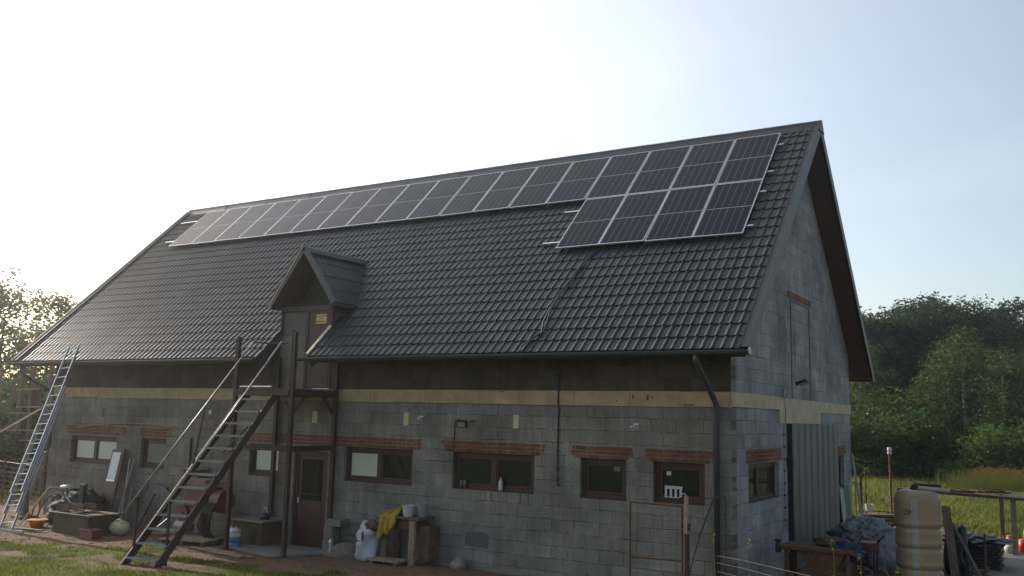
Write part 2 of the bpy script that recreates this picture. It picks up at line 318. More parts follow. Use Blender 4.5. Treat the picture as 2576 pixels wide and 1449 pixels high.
mx = N(t, 'ShaderNodeMix', data_type='RGBA'); L.new(mr.outputs[0], mx.inputs['Factor']); L.new(s.outputs[0], mx.inputs['A']); L.new(g.outputs[0], mx.inputs['B']); L.new(mx.outputs['Result'], b.inputs['Base Color'])
bp = N(t, 'ShaderNodeBump'); bp.inputs['Strength'].default_value = .8; bp.inputs['Distance'].default_value = .04; L.new(n1.outputs['Fac'], bp.inputs['Height']); L.new(bp.outputs[0], b.inputs['Normal'])
go = gb.build('ground', gmat, smooth=True); tag(go, kind='structure')
ca = go.data.attributes.new('grassy', 'FLOAT', 'POINT'); ca.data.foreach_set('value', gm)

def blades(name, n, sampler, h, wd, m, label=None, thr=.55):
    mb = MB(); k = 0; tries = 0
    while k < n and tries < n*12:
        tries += 1; x, y = sampler(); 
        if grassiness(x, y) + random.uniform(-.25, .15) < thr: continue
        k += 1; a = random.uniform(0, 6.28); hh = h*random.uniform(.35, 1.2); le = random.uniform(.1, .8)*hh
        dx, dy = math.cos(a), math.sin(a); px, py = -dy*wd/2, dx*wd/2
        mb.add([(x-px, y-py, -.02), (x+px, y+py, -.02), (x+px*.6+dx*le*.35, y+py*.6+dy*le*.35, hh*.6), (x-px*.6+dx*le*.35, y-py*.6+dy*le*.35, hh*.6), (x+dx*le, y+dy*le, hh)], [(0, 1, 2, 3), (3, 2, 4)])
    o = mb.build(name, m); tag(o, label, 'grass', kind='stuff'); return o
grassM = mat('grass_blade', (.095, .115, .008), .7, var=.4, vs=1.2, col2=(.21, .20, .022), trans=.45, spec=.3)
meadM = mat('meadow_blade', (.10, .135, .020), .7, var=.35, vs=.35, col2=(.23, .25, .055), trans=.45, spec=.3)
blades('yard_grass', 60000, lambda: (random.uniform(-20, 0), random.uniform(-6.5, -.5)), .065, .012, grassM, 'short green grass growing in patches over the bare yard soil')
C0 = Vector((5.25, -16.25, 0))
def polar(a0, a1, d0, d1):
    def f():
        a = R(random.uniform(a0, a1)); d = math.sqrt(random.uniform(d0*d0, d1*d1)); return C0.x+math.sin(a)*d, C0.y+math.cos(a)*d
    return f
blades('meadow_grass', 42000, polar(-13, -1, 26, 66), .27, .045, meadM, 'long yellow green meadow grass beyond the yard', .5)
blades('rough_grass', 9000, polar(-64, -55, 27, 50), .35, .03, grassM, 'rough grass behind the left end of the barn', .2)

# ---------------------------------------------------------------- barn
barn = empty('barn', (-L_/2, 0, 0), 'long unplastered grey block barn with dark metal tile roof and solar panels', 'barn')
th = math.atan2(ZR-ZT, W_/2+OV); SL = math.hypot(ZR-ZT, W_/2+OV); tn = math.tan(th)
zroof = lambda y: ZT + (y+OV)*tn
wins = [(-19.36, -17.30, 1.53, 2.29), (-16.26, -15.25, 1.52, 2.31), (-12.13, -11.10, 1.54, 2.31), (-9.06, -7.10, 1.57, 2.34),
        (-6.04, -4.05, 1.58, 2.35), (-3.02, -2.04, 1.58, 2.35), (-1.50, -.50, 1.60, 2.35)]
DOOR = (-10.62, -9.56, -.3, 2.2)
def wall_with_holes(x0, x1, z0, z1, holes, plane, thick):
    """box wall split round its openings; plane 'y' = front wall facing -Y, 'x' = gable facing +X"""
    mb = MB(); cs = sorted({x0, x1, *[h[0] for h in holes], *[h[1] for h in holes]}); zs = sorted({z0, z1, *[h[2] for h in holes], *[h[3] for h in holes]})
    solid = lambda i, j: 0 <= i < len(cs)-1 and 0 <= j < len(zs)-1 and not any(h[0] <= (cs[i]+cs[i+1])/2 <= h[1] and h[2] <= (zs[j]+zs[j+1])/2 <= h[3] for h in holes)
    def P(a, d, z): return (a, d, z) if plane == 'y' else (-d, a, z)
    for i in range(len(cs)-1):
        for j in range(len(zs)-1):
            if not solid(i, j): continue
            a, c, e, f = cs[i], cs[i+1], zs[j], zs[j+1]
            mb.add([P(a,0,e),P(c,0,e),P(c,0,f),P(a,0,f)], [(0,1,2,3)]); mb.add([P(a,thick,e),P(c,thick,e),P(c,thick,f),P(a,thick,f)], [(3,2,1,0)])
            for (di, dj, q) in ((-1,0,(a,a,e,f)),(1,0,(c,c,e,f)),(0,-1,(a,c,e,e)),(0,1,(a,c,f,f))):
                if not solid(i+di, j+dj):
                    u0,u1,v0,v1 = q
                    mb.add([P(u0,0,v0),P(u1,0,v1),P(u1,thick,v1),P(u0,thick,v0)], [(0,1,2,3)])
    return mb
HATCH = (-10.45, -9.66, 3.66, 5.2)
fw = wall_with_holes(-L_, 0, -.4, 4.93, [w_[:4] for w_ in wins] + [DOOR, (-10.45, -9.66, 3.66, 4.93)], 'y', .28)
part(fw, 'front_wall', blockF, barn)
gw = [(.98, 3.07, 1.60, 2.33), (8.60, 9.36, 1.50, 2.30)]
zg = 4.93
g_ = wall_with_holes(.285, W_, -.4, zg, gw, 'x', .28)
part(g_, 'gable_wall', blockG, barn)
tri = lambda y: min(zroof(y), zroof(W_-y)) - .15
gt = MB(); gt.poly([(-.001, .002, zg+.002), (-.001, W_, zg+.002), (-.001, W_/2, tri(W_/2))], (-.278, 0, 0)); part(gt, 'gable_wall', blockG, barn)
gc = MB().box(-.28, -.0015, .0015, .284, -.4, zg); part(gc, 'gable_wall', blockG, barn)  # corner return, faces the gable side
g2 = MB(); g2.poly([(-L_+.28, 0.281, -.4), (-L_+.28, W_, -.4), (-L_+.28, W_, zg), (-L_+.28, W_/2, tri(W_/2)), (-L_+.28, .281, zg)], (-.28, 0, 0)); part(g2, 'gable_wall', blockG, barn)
part(MB().box(-L_+.001, -.29, W_-.28, W_-.002, -.4, 4.9), 'back_wall', blockF, barn)
part(MB().box(-L_+.3, -.3, .3, W_-.3, -.02, .03), 'floor', conc, barn)
part(MB().box(-L_+.29, -.29, .29, W_-.29, 3.3, 3.5), 'loft_floor', conc, barn)

# roof: tiles in the roof's own frame (x, up slope, normal)
RM = Matrix.Translation((0, -OV, ZT)) @ Matrix.Rotation(th, 4, 'X')
def rp_(x, s, n): return RM @ Vector((x, s, n))
PER, ROW, AMP = .1835, .35, .034
def prof(x):
    u = (x/PER) % 1.0; q = abs(u-.5)/.27; return AMP*(math.cos(q*math.pi/2)**1.5 if q < 1 else 0)+.004*math.cos(2*math.pi*u)
def tiles(mb, x0, x1, s0, s1, per=PER, T=rp_, step=.021, row=ROW):
    n = max(1, round((x1-x0)/per*12)); xx = [x0+(x1-x0)*i/n for i in range(n+1)]
    r = int(s0/row)
    while r*row < s1-1e-4:
        a = max(s0, r*row); b_ = min(s1, (r+1)*row); last = r*row >= s0-1e-6
        rows = []
        if last: rows.append([T(x, a+.004, -.004 + (prof(x) if a > s0 + .01 else prof(x)*.9-.03)) for x in xx])
        fr = lambda q: step*(1-(q-r*row)/row)
        jit = .0015*math.sin(r*12.9)
        l1 = [T(x, a-.006*0, prof(x)+fr(a)+jit) for x in xx]; l2 = [T(x, b_, prof(x)+fr(b_)*1+jit) for x in xx]
        if rows:
            mb.add(rows[0]+l1, [(i, i+1, n+2+i, n+1+i) for i in range(n)])
        l15 = [T(x, a+(b_-a)*.12, prof(x)+fr(a+(b_-a)*.12)+jit+.002) for x in xx]
        mb.add(l1+l15, [(i, i+1, n+2+i, n+1+i) for i in range(n)])
        mb.add(l15+l2, [(i, i+1, n+2+i, n+1+i) for i in range(n)])
        r += 1
CX0, CX1, CS = -11.28, -9.66, 1.55
rf = MB(); tiles(rf, -L_-GLf+.05, CX0, 0, SL-.05); tiles(rf, CX1, GR-.06, 0, SL-.05); tiles(rf, CX0, CX1, CS, SL-.05)
roof = part(rf, 'roof', tile, barn, smooth=True)
# boarding under the tiles, both slopes
def slab(mb, x0, x1, s0, s1, n0, n1, back=False):
    T = rp_ if not back else (lambda x, s, n: Vector((x, W_-rp_(x, s, n).y, rp_(x, s, n).z)))
    vs = [T(x, s, n) for n in (n0, n1) for x, s in ((x0, s0), (x1, s0), (x1, s1), (x0, s1))]
    return mb.add(vs, [(0,3,2,1),(4,5,6,7),(0,1,5,4),(1,2,6,5),(2,3,7,6),(3,0,4,7)])
sb = MB(); slab(sb, -L_-GLf+.06, CX0+.01, .02, SL-.09, -.1, -.045); slab(sb, CX1-.01, GR-.07, .02, SL-.09, -.1, -.045); slab(sb, CX0+.012, CX1-.012, CS+.1, SL-.09, -.1, -.045)
slab(sb, -L_-GLf+.06, GR-.07, .02, SL-.09, -.1, -.045, True)
part(sb, 'roof_boarding', soff, barn, parent=None)
bk = MB(); slab(bk, -L_-GLf+.05, GR-.06, 0, SL-.02, -.04, .02, True); part(bk, 'roof', tile, barn)
# ridge cap
rc = MB(); xx = -L_-GLf
while xx < GR-.01:
    x2 = min(xx+1.95, GR)
    pr = []
    for k in range(9):
        a = math.pi*k/8; pr.append((math.cos(a)*.105, math.sin(a)*.085))
    pr = [(.24, -.20)] + pr + [(-.24, -.20)]
    for X in (xx, x2): pass
    vs = [(X, W_/2-p*(1.0 if X == xx else 1.03), ZR+.0+q+(.0 if X == xx else .004)) for X in (xx, x2+.02) for p, q in pr]
    n = len(pr); rc.add(vs, [(i, i+1, n+i+1, n+i) for i in range(n-1)] + [tuple(range(n)), tuple(range(2*n-1, n-1, -1))])
    xx += 1.95
o = part(rc, 'ridge_cap', trimM, barn)
# verge trims
def verge(X, sgn, m, face=.21):
    mb = MB(); x0, x1 = sorted((X, X-sgn*.13))
    slab(mb, x0, x1, -.01, SL+.0, .048, .062); slab(mb, x0, x1, -.01, SL-.02, .03, .045, True)
    y0, y1 = sorted((X, X-sgn*.012)); slab(mb, y0, y1, -.01, SL-.1, .047-face, .047); slab(mb, y0, y1, -.01, SL-.1, .03-face, .029, True)
    z0, z1 = sorted((X-sgn*.13, X-sgn*.142)); slab(mb, z0, z1, .0, SL-.05, .0, .075)
    return mb
part(verge(GR, 1, trimM), 'verge_trim', trimM, barn)
part(verge(-L_-GLf, -1, trimM), 'verge_trim', trimM, barn)
vb = MB(); slab(vb, -L_-GLf-.045, -L_-GLf-.001, -.02, SL-.1, -.12, .095); o = part(vb, 'verge_board', palewood, barn); o['label'] = 'sunlit pale board along the far left roof edge'
# eave fascia, soffit boards and rafters' ends
fa = MB(); 
for a, c in ((-L_-GLf+.06, CX0), (CX1, GR-.07)): slab(fa, a, c, -.02, .015, -.16, -.002)
part(fa, 'fascia', trimM, barn)
x = -L_-.6
while x < GR-.1:
    if not (CX0-.1 < x < CX1+.1): part(slab(MB(), x, x+.07, .03, 1.0, -.22, -.105), 'rafter_end', soff, barn)
    x += .9
# gutters
def gutter(x0, x1):
    mb = MB(); n = 9; r = .068; yc, zc = -OV-.055, ZT-.035; vs = []
    for X in (x0, x1):
        for k in range(n):
            a = math.pi + math.pi*k/(n-1); vs.append((X, yc+math.cos(a)*r, zc+math.sin(a)*r))
        for k in range(n-1, -1, -1):
            a = math.pi + math.pi*k/(n-1); vs.append((X, yc+math.cos(a)*(r-.006), zc+math.sin(a)*(r-.006)))
    m2 = 2*n; mb.add(vs, [(i, (i+1) % m2, m2+(i+1) % m2, m2+i) for i in range(m2)] + [tuple(range(n))[::-1], tuple(m2+i for i in range(n))])
    mb.tube([(x0, yc-r, zc+.002), (x1, yc-r, zc+.002)], .009, 6)
    return mb
part(gutter(-L_-GLf-.12, CX0+.02), 'gutter', trimM, barn)
part(gutter(CX1-.22, GR+.03), 'gutter', trimM, barn)
o = part(MB().lathe([(.0, 0), (.066, .0), (.066, .02), (0, .02)], (0, 0, 0), 12), 'gutter_end_cap', whiteP, barn)
o.parent = None; o.rotation_euler = (0, R(90), 0); o.location = (GR+.035, -OV-.055, ZT-.045); o.scale = (1, .9, 1)
o.parent = barn; o.matrix_parent_inverse = Matrix.Translation(-barn.location)
# downpipes
dp = MB().tube([(-.37, -.8, 4.27), (-.37, -.8, 4.16), (-.35, -.66, 4.02), (-.28, -.22, 3.58), (-.255, -.1, 3.44), (-.25, -.085, 3.25), (-.25, -.085, -.1)], .052, 14)
o = part(dp, 'downpipe', trimM, barn, smooth=True)
dp = MB().tube([(-20.83, -.8, 4.27), (-20.83, -.8, 4.08), (-20.78, -.72, 3.97), (-20.30, -.12, 3.50), (-20.27, -.08, 3.35), (-20.27, -.08, 1.9)], .045, 12)
part(dp, 'downpipe', trimM, barn, smooth=True)
# foam insulation band
ib = MB(); x = -L_; random.seed(3)
while x < -.02:
    x2 = min(x+random.uniform(.9, 1.3), 0.024); ib.box(x, x2-.006, -.024-random.uniform(0, .006), -.002, 3.38-random.uniform(0, .025), 3.64+random.uniform(-.004, .008)); x = x2
part(ib, 'insulation_band', foam, barn)
ib = MB(); ib.box(.002, .026, -.022, 3.1, 3.38, 3.645); ib.box(.002, .030, 3.106, 6.74, 3.10, 3.63); ib.box(.002, .025, 6.746, W_+.01, 3.37, 3.63)
part(ib, 'insulation_band', mat('foam_pale', (.48, .38, .24), .9, var=.18, vs=2.2, bump=.5, bs=30, col2=(.58, .47, .31)), barn)
up_ = brickmat('upper_wall_blocks', 'X', .5, .25, .006, (.066, .055, .045), (.088, .075, .062), (.04, .034, .028), zoff=-.13, sq=.8)  # darker block pattern laid over the front wall above the foam band
part(MB().box(-L_+.004, CX0-.0, -.012, -.002, 3.652, 4.92), 'dark_upper_wall', up_, barn); part(MB().box(CX1+.04, -.004, -.012, -.002, 3.652, 4.92), 'dark_upper_wall', up_, barn)
for q in ((-1.92, 3.49, .03, .09), (-1.62, 3.47, .035, .12), (-1.52, 3.50, .02, .05), (-2.25, 3.44, .02, .04), (-6.2, 3.43, .02, .05), (-8.7, 3.42, .015, .16), (-8.35, 3.42, .012, .17), (-13.1, 3.45, .03, .04), (-.9, 3.385, .22, .03), (-4.9, 3.60, .12, .03)):
    part(MB().poly([(q[0], -.034, q[1]), (q[0]+q[2], -.034, q[1]+.004), (q[0]+q[2]*.9, -.034, q[1]+q[3]), (q[0]+.003, -.034, q[1]+q[3]*.9)], (0, .003, 0)), 'gouge', oldwood, barn)
# brick lintels
for a, c, lb in ((-19.62, -16.93, 1), (-16.37, -15.05, 1), (-12.35, -6.83, 1), (-6.33, -3.81, 1), (-3.22, -1.93, 1), (-1.66, -.33, 1)):
    mb = MB(); random.seed(int(-a*10)); z0 = 2.345
    x = a+.04
    for r_ in range(3):
        a2 = a+random.uniform(-.03, .08); c2 = c+random.uniform(-.08, .03)
        h = .058 if r_ == 0 else .09
        if r_ == 0: a2, c2 = a+.08, c-.08
        mb.box(a2, c2, -.006-.002*r_, -.0015, z0+.001, z0+h-.002); z0 += h
    part(mb, 'brick_lintel', brickF, barn)
for a, c, z0, z1 in ((.84, 3.3, 2.345, 2.6), (8.58, 9.54, 2.31, 2.55), (3.97, 6.07, 5.84, 6.0)):
    part(MB().box(.0015, .008, a, c, z0, z1), 'brick_lintel', brickG, barn)
# bricked-up loft opening: dark open joints round it
bo = MB(); bo.box(.002, .012, 4.19, 4.27, 3.63, 5.84); bo.box(.002, .012, 5.84, 5.92, 3.6, 5.84)
bo.box(.002, .012, 4.27, 5.84, 5.79, 5.84); bo.box(.002, .005, 4.5, 4.52, 4.4, 5.3)
part(bo, 'opening_joint', black, barn)
# windows
def window(x0, x1, z0, z1, panes, plane='y', mull=.5, inner=.05, fw_=.085):
    rec = .09
    def P(a, d, z): return (a, d, z) if plane == 'y' else (-d, a, z)
    def bx(mb, a, c, d0, d1, e, f):
        vs = [P(x, d, z) for z in (e, f) for x, d in ((a, d0), (c, d0), (c, d1), (a, d1))]
        mb.add(vs, [(0,3,2,1),(4,5,6,7),(0,1,5,4),(1,2,6,5),(2,3,7,6),(3,0,4,7)])
    e = .003; x0 += e; x1 -= e; z0 += e; z1 -= e
    mb = MB(); bx(mb, x0, x0+fw_, rec, rec+.07, z0, z1); bx(mb, x1-fw_, x1, rec, rec+.07, z0, z1)
    bx(mb, x0+fw_, x1-fw_, rec, rec+.07, z1-fw_, z1); bx(mb, x0+fw_, x1-fw_, rec, rec+.07, z0, z0+fw_)
    segs = [(x0+fw_, x1-fw_)]
    if len(panes) == 2:
        xm = x0+(x1-x0)*mull; bx(mb, xm-.05, xm+.05, rec+.002, rec+.068, z0+fw_, z1-fw_); segs = [(x0+fw_, xm-.05), (xm+.05, x1-fw_)]
    w_ = part(mb, 'window', framew, barn)
    for (a, c), kind in zip(segs, panes):
        sash = MB(); q = inner
        bx(sash, a+.004, a+q, rec+.02, rec+.06, z0+fw_+.004, z1-fw_-.004); bx(sash, c-q, c-.004, rec+.02, rec+.06, z0+fw_+.004, z1-fw_-.004)
        bx(sash, a+q, c-q, rec+.02, rec+.06, z1-fw_-q, z1-fw_-.004); bx(sash, a+q, c-q, rec+.02, rec+.06, z0+fw_+.004, z0+fw_+q)
        o = sash.build('sash', framew); o.parent = w_
        pn = MB(); bx(pn, a+q, c-q, rec+.035, rec+.04, z0+fw_+q, z1-fw_-q)
        o = pn.build('pane', glass); o.parent = w_
        if kind != 'dark':
            bd = MB(); bx(bd, a+q*.9, c-q*.9, rec+.0405, rec+.052, z0+fw_+q*.9, z1-fw_-q*.9)
            pn.v = []; pn.f = []
            bd.v = []; bd.f = []; bx(bd, a+q, c-q, rec+.028, rec+.034, z0+fw_+q, z1-fw_-q)
            o = bd.build('panel', {'pale': paleboard, 'grey': greyboard}[kind]); o.parent = w_; o['label'] = 'pale opaque board filling the window pane' if kind == 'pale' else 'grey board behind the window pane'
    sl = MB(); bx(sl, x0+.02, x1-.02, .02, rec-.002, z0+.001, z0+.018); o = sl.build('sill', framew); o.parent = w_
    return w_
WK = [('pale', 'pale'), ('grey',), ('pale',), ('pale', 'dark'), ('dark', 'dark'), ('dark',), ('dark',)]
WL = ['wide window with two pale boarded panes near the left end', 'small grey window left of the staircase', 'pale window behind the staircase', 'wide window with one pale pane right of the door',
      'wide dark window with a bottle on its sill', 'small dark window, middle of the right part', 'dark window next to the downpipe']
for k, (w_, kk) in enumerate(zip(wins, WK)):
    o = window(*w_, kk, inner=.045 if k in (3, 4) else .055); o['label'] = WL[k]
o = window(*gw[0], ('dark', 'dark'), 'x', mull=.42, inner=.04, fw_=.07); o['label'] = 'window in the gable wall beside the sheet metal door'
o = window(*gw[1], ('dark',), 'x', inner=.05); o['label'] = 'narrow window at the far end of the gable wall'
# small stickers on two panes
for a, c, z0, z1, m in ((-1.28, -1.19, 2.10, 2.17, whiteP), (-2.35, -2.22, 2.12, 2.2, greyboard)):
    o = part(MB().box(a, c, .118, .122, z0, z1), 'sticker', m, barn)
# door with barred glass
dr = MB(); dr.box(-10.62+.003, -10.52, .06, .14, 0, 2.197); dr.box(-9.66, -9.563, .06, .14, 0, 2.197); dr.box(-10.52, -9.66, .06, .14, 2.1, 2.197)
D_ = part(dr, 'door_frame', framew, barn)
dl = MB(); dl.box(-10.515, -9.665, .08, .12, .02, 1.06); dl.box(-10.515, -10.40, .08, .12, 1.06, 2.095); dl.box(-9.76, -9.665, .08, .12, 1.06, 2.095); dl.box(-10.40, -9.76, .08, .12, 2.0, 2.095)
for z in (.12, .45, .78): dl.box(-10.42, -9.75, .072, .0795, z, z+.26)
redDoor = mat('red_door', (.052, .020, .016), .55, var=.2, vs=3)
D = part(dl, 'door', redDoor, barn)
o = MB().box(-10.40, -9.76, .095, .1, 1.06, 2.0).build('pane', glass); o.parent = D
mb = MB()
for i in range(7): mb.tube([(-10.35+i*.09, .075, 1.02), (-10.35+i*.09, .075, 1.98)], .006, 6)
mb.bar((-10.41, .075, 1.2), (-9.75, .075, 1.2), .012, .02); o = mb.build('bars', black); o.parent = D
o = MB().box(-10.47, -10.44, .03, .08, .98, 1.12).build('handle', galv); o.parent = D
# vents in the wall
for a, c, z0, z1, m, nm in ((-18.05, -17.93, 2.83, 3.08, black, 'vent_hole'), (-16.13, -16.0, 2.83, 3.10, framew, 'vent_hole'), (-13.68, -13.55, 2.84, 3.1, black, 'vent_hole'),
                        (-10.11, -9.95, 2.85, 3.13, foamP, 'foam_plug'), (-7.39, -7.26, 2.86, 3.15, foamP, 'foam_plug'), (-4.57, -4.44, 2.87, 3.15, foamP, 'foam_plug')):
    part(MB().poly([(a, -.004, z0), (c, -.004, z0+.006), (c+.004, -.004, z1-.01), (a+.006, -.004, z1)], (0, .0025, 0)), nm, m, barn)
part(MB().poly([(-13.67, -.0045, 2.99), (-13.57, -.0045, 2.97), (-13.56, -.0045, 3.09), (-13.67, -.0045, 3.09)], (0, -.01, 0)), 'foam_scrap', whiteP, barn)
# darker repair block, rendered patch
patchM = mat('repair_patch', (.10, .10, .10), .95, var=.25, vs=12, bump=.3)
part(MB().poly([(-5.68, -.003, .45), (-5.10, -.003, .42), (-5.08, -.003, .70), (-5.2, -.003, .745), (-5.62, -.003, .735), (-5.67, -.003, .7)], (0, .0015, 0)), 'repair_patch', patchM, barn)
# open joints and cracks
CR = []; random.seed(21)
for i in range(46):
    x = random.choice([random.uniform(-20, -12.5), random.uniform(-9, -.3)]); k = random.randint(0, 12); z = .13+.25*k
    if k % 2 == 0: x = round(x/.5)*.5
    if any(a-.1 < x < c+.1 and e-.1 < z < f+.4 for a, c, e, f in wins): continue
    if random.random() < .5: CR.append((x, x+random.uniform(.1, .35), -.0025, -.001, z, z+random.uniform(.004, .009)))
    else: CR.append((x, x+random.uniform(.006, .013), -.0025, -.001, z+.03, z+random.uniform(.1, .22)))
CR += [(-4.37, -4.352, -.004, -.001, 1.36, 1.57), (-5.06, -5.045, -.004, -.001, 1.38, 1.56)]
for q in CR: part(MB().box(*q), 'open_joint', black, barn)
# plinth / spilled concrete along the wall foot
pl = MB(); random.seed(5); x = -9
while x < .2:
    x2 = x+random.uniform(.5, .9); pl.add([(x, -.0, -.1), (x2, -.0, -.1), (x2, -.09-random.uniform(0, .06), -.1), (x, -.1, -.1), (x, -.0, .05+random.uniform(-.02, .03)), (x2, -.0, .04), (x2, -.06, .015), (x, -.07, .02)], [(4,5,6,7),(3,2,6,7)]); x = x2
part(pl, 'footing', conc, barn)

# dormer over the loft hatch
AX, DZ, EZ, HW, FY = -10.42, 7.02, 5.66, 1.03, -.25
bY = lambda z: (z-ZT)/tn-OV
dm = MB()
for sgn in (-1, 1):
    def T(u, v, n, sgn=sgn):        # u along the ridge (0 front), v down the slope, n outwards
        dl_ = math.hypot(HW, DZ-EZ); cx, cz = HW/dl_, (DZ-EZ)/dl_
        return Vector((AX+sgn*(v*cx+n*cz), FY+u, DZ-v*cz+n*cx))
    dl_ = math.hypot(HW, DZ-EZ)
    # tiled sheet cut along the main roof
    nU = 80; rows = 4
    for r_ in range(rows):
        v0, v1 = dl_*r_/rows, dl_*(r_+1)/rows
        for i in range(nU):
            def X(u, v, bot): return T(min(u, bY(DZ-v*(DZ-EZ)/dl_)-FY+.15), v, .006+prof(u)*.35+(.014 if bot else 0))
            um = bY(DZ-v1*(DZ-EZ)/dl_)-FY+.15; uM = bY(DZ-v0*(DZ-EZ)/dl_)-FY+.15
            u0, u1 = uM*i/nU, uM*(i+1)/nU
            if u0 >= um and r_ == rows-1: pass
            dm.add([X(u0, v0, False), X(u1, v0, False), X(u1, v1, True), X(u0, v1, True)], [(0, 1, 2, 3)] if sgn > 0 else [(3, 2, 1, 0)])
            dm.add([X(u0, v1, True), X(u1, v1, True), X(u1, v1+.002, False), X(u0, v1+.002, False)], [(0, 1, 2, 3)])
dorm = part(dm, 'dormer_roof', tile, barn, smooth=False)
ds = MB()
for sgn in (-1, 1):
    ds.poly([(AX, FY+.02, DZ-.03), (AX+sgn*HW, FY+.02, EZ-.03), (AX+sgn*HW, FY+.02, EZ-.085), (AX, FY+.02, DZ-.1)], (0, bY(EZ)-FY+.2, 0))
o = ds.build('dormer_soffit', soff); o.parent = dorm
dt = MB()
for sgn in (-1, 1):
    dt.bar((AX, FY, DZ+.02), (AX+sgn*(HW+.01), FY, EZ-.0), .03, .15, up=(sgn, 0, .7))
o = dt.build('verge_trim', trimM); o.parent = dorm
dt = MB().bar((AX-HW-.035, FY-.005, EZ-.01), (AX-.03, FY-.005, DZ+.04), .04, .02, up=(-1, 0, .7)); o = dt.build('verge_batten', palewood); o.parent = dorm
rcd = MB(); n = 7; vs = []
for Y in (FY-.01, 2.15):
    for k in range(n):
        a = math.pi*k/(n-1); vs.append((AX+math.cos(a)*.09, Y, DZ-.01+math.sin(a)*.06))
    
rcd.add(vs, [(i, i+1, n+i+1, n+i) for i in range(n-1)] + [tuple(range(n))]); rcd.bar((AX-.13, FY, DZ-.05), (AX-.13, 2.0, DZ-.05), .14, .012, up=(-1, 0, .7)); rcd.bar((AX+.13, FY, DZ-.05), (AX+.13, 2.0, DZ-.05), .14, .012, up=(1, 0, .7))
o = rcd.build('ridge_cap', trimM, smooth=False); o.parent = dorm
# dormer cheeks, gable boarding and hatch door
dcol = mat('dormer_board', (.085, .058, .045), .75, var=.25, vs=3, streak=(6, 6, 1))
dgrey = mat('dormer_sheet', (.055, .055, .055), .6, var=.2, vs=2)
for X in (CX0-.02, CX1+.0): part(MB().poly([(X, -.02, 3.8), (X, -.02, EZ+.2), (X, bY(EZ+.2)+.1, EZ+.2), (X, .35, 3.8)], (.035, 0, 0)), 'dormer_cheek', dcol, barn)
dg = MB().poly([(CX0+.02, .52, 5.55), (CX1-.005, .52, 5.55), (CX1-.005, .52, 5.72), (AX, .52, DZ-.12), (CX0+.02, .52, 5.72)], (0, .04, 0))
part(MB().box(CX0+.02, CX1-.005, .057, .52, 5.56, 5.60), 'dormer_ledge', dcol, barn)
part(dg, 'dormer_gable', dgrey, barn)
part(MB().box(CX0+.02, CX1-.005, -.03, .055, 5.52, 5.64), 'dormer_beam', darkred, barn)
part(MB().box(CX0+.02, -10.46, .03, .075, 3.66, 5.515), 'dormer_sheet', dgrey, barn)
part(MB().box(-10.36, -9.70, -.005, .04, 3.68, 5.515), 'hatch_door', dcol, barn)
part(MB().box(-10.45, -10.365, -.02, .05, 3.66, 5.515).box(-9.695, CX1-.004, -.02, .05, 3.66, 5.515), 'hatch_frame', darkred, barn)
part(MB().box(CX0-.02, CX1+.02, .36, .40, 3.5, 5.5), 'hatch_lining', black, barn)
# edges of the cut in the roof
ce = MB(); slab(ce, CX0-.005, CX0+.018, -.03, CS+.2, -.30, .03); part(ce, 'cut_fascia', trimM, barn); ce = MB(); slab(ce, CX1-.02, CX1+.004, -.03, 1.3, -.30, .02); part(ce, 'cut_fascia', trimM, barn)
ce = MB(); slab(ce, CX1-.05, CX1+.03, .05, .42, .028, .06); slab(ce, CX1-.045, CX1+.035, .425, 1.22, .030, .064); o = part(ce, 'cut_batten', palewood, barn); o['label'] = 'pale wooden batten on the right edge of the roof cut'

# warning sign on the hatch door
sg = empty('warning_sign', (-9.97, -.03, 5.30), 'small yellow warning sign with black lettering on the dormer hatch door', 'sign')
signM = mat('sign_yellow', (.62, .42, .16), .5, var=.1, vs=10)
part(MB().box(-10.13, -9.80, -.018, -.008, 5.20, 5.42), 'plate', signM, sg)
def text(body, size, x, y, z, m, parent, name='lettering'):
    c = bpy.data.curves.new(name, 'FONT'); c.body = body; c.size = size; c.align_x = 'CENTER'; c.align_y = 'CENTER'; c.extrude = .0012; c.offset = size*.02
    o = bpy.data.objects.new('tmp', c); COL.objects.link(o); dg_ = bpy.context.evaluated_depsgraph_get()
    me = bpy.data.meshes.new_from_object(o.evaluated_get(dg_)); bpy.data.objects.remove(o); me.materials.clear(); me.materials.append(m)
    q = bpy.data.objects.new(name, me); COL.objects.link(q); q.rotation_euler = (R(90), 0, 0); q.location = (x-parent.location.x, y-parent.location.y, z-parent.location.z); q.parent = parent
    return q
text('NIEUPOWAŻNIONYM', .034, -9.965, -.0205, 5.375, black, sg); text('WSTĘP', .042, -9.965, -.0205, 5.315, black, sg); text('WZBRONIONY', .044, -9.965, -.0205, 5.245, black, sg)

# ---------------------------------------------------------------- solar panels
pm = bpy.data.materials.new('solar_cells'); pm.use_nodes = True; t = pm.node_tree; L = t.links; b = t.nodes['Principled BSDF']
b.inputs['Roughness'].default_value = .10; b.inputs['IOR'].default_value = 1.2
tc = N(t, 'ShaderNodeTexCoord'); sx = N(t, 'ShaderNodeSeparateXYZ'); L.new(tc.outputs['Object'], sx.inputs[0])
def M(op, a, b_=None, c=None):
    n = N(t, 'ShaderNodeMath', operation=op)
    for i, q in enumerate((a, b_, c)):
        if q is None: continue
        if isinstance(q, (int, float)): n.inputs[i].default_value = q
        else: L.new(q, n.inputs[i])
    return n.outputs[0]
PWc, PHc = 1.065, 2.09
cw, ch = (PWc-.07)/6, (PHc-.10)/24
u = M('DIVIDE', M('ADD', sx.outputs['X'], cw*60), cw); v = M('DIVIDE', M('ADD', sx.outputs['Y'], ch*120), ch)
du = M('ABSOLUTE', M('SUBTRACT', M('FRACT', M('ADD', u, .5)), .5)); dv = M('ABSOLUTE', M('SUBTRACT', M('FRACT', M('ADD', v, .5)), .5))
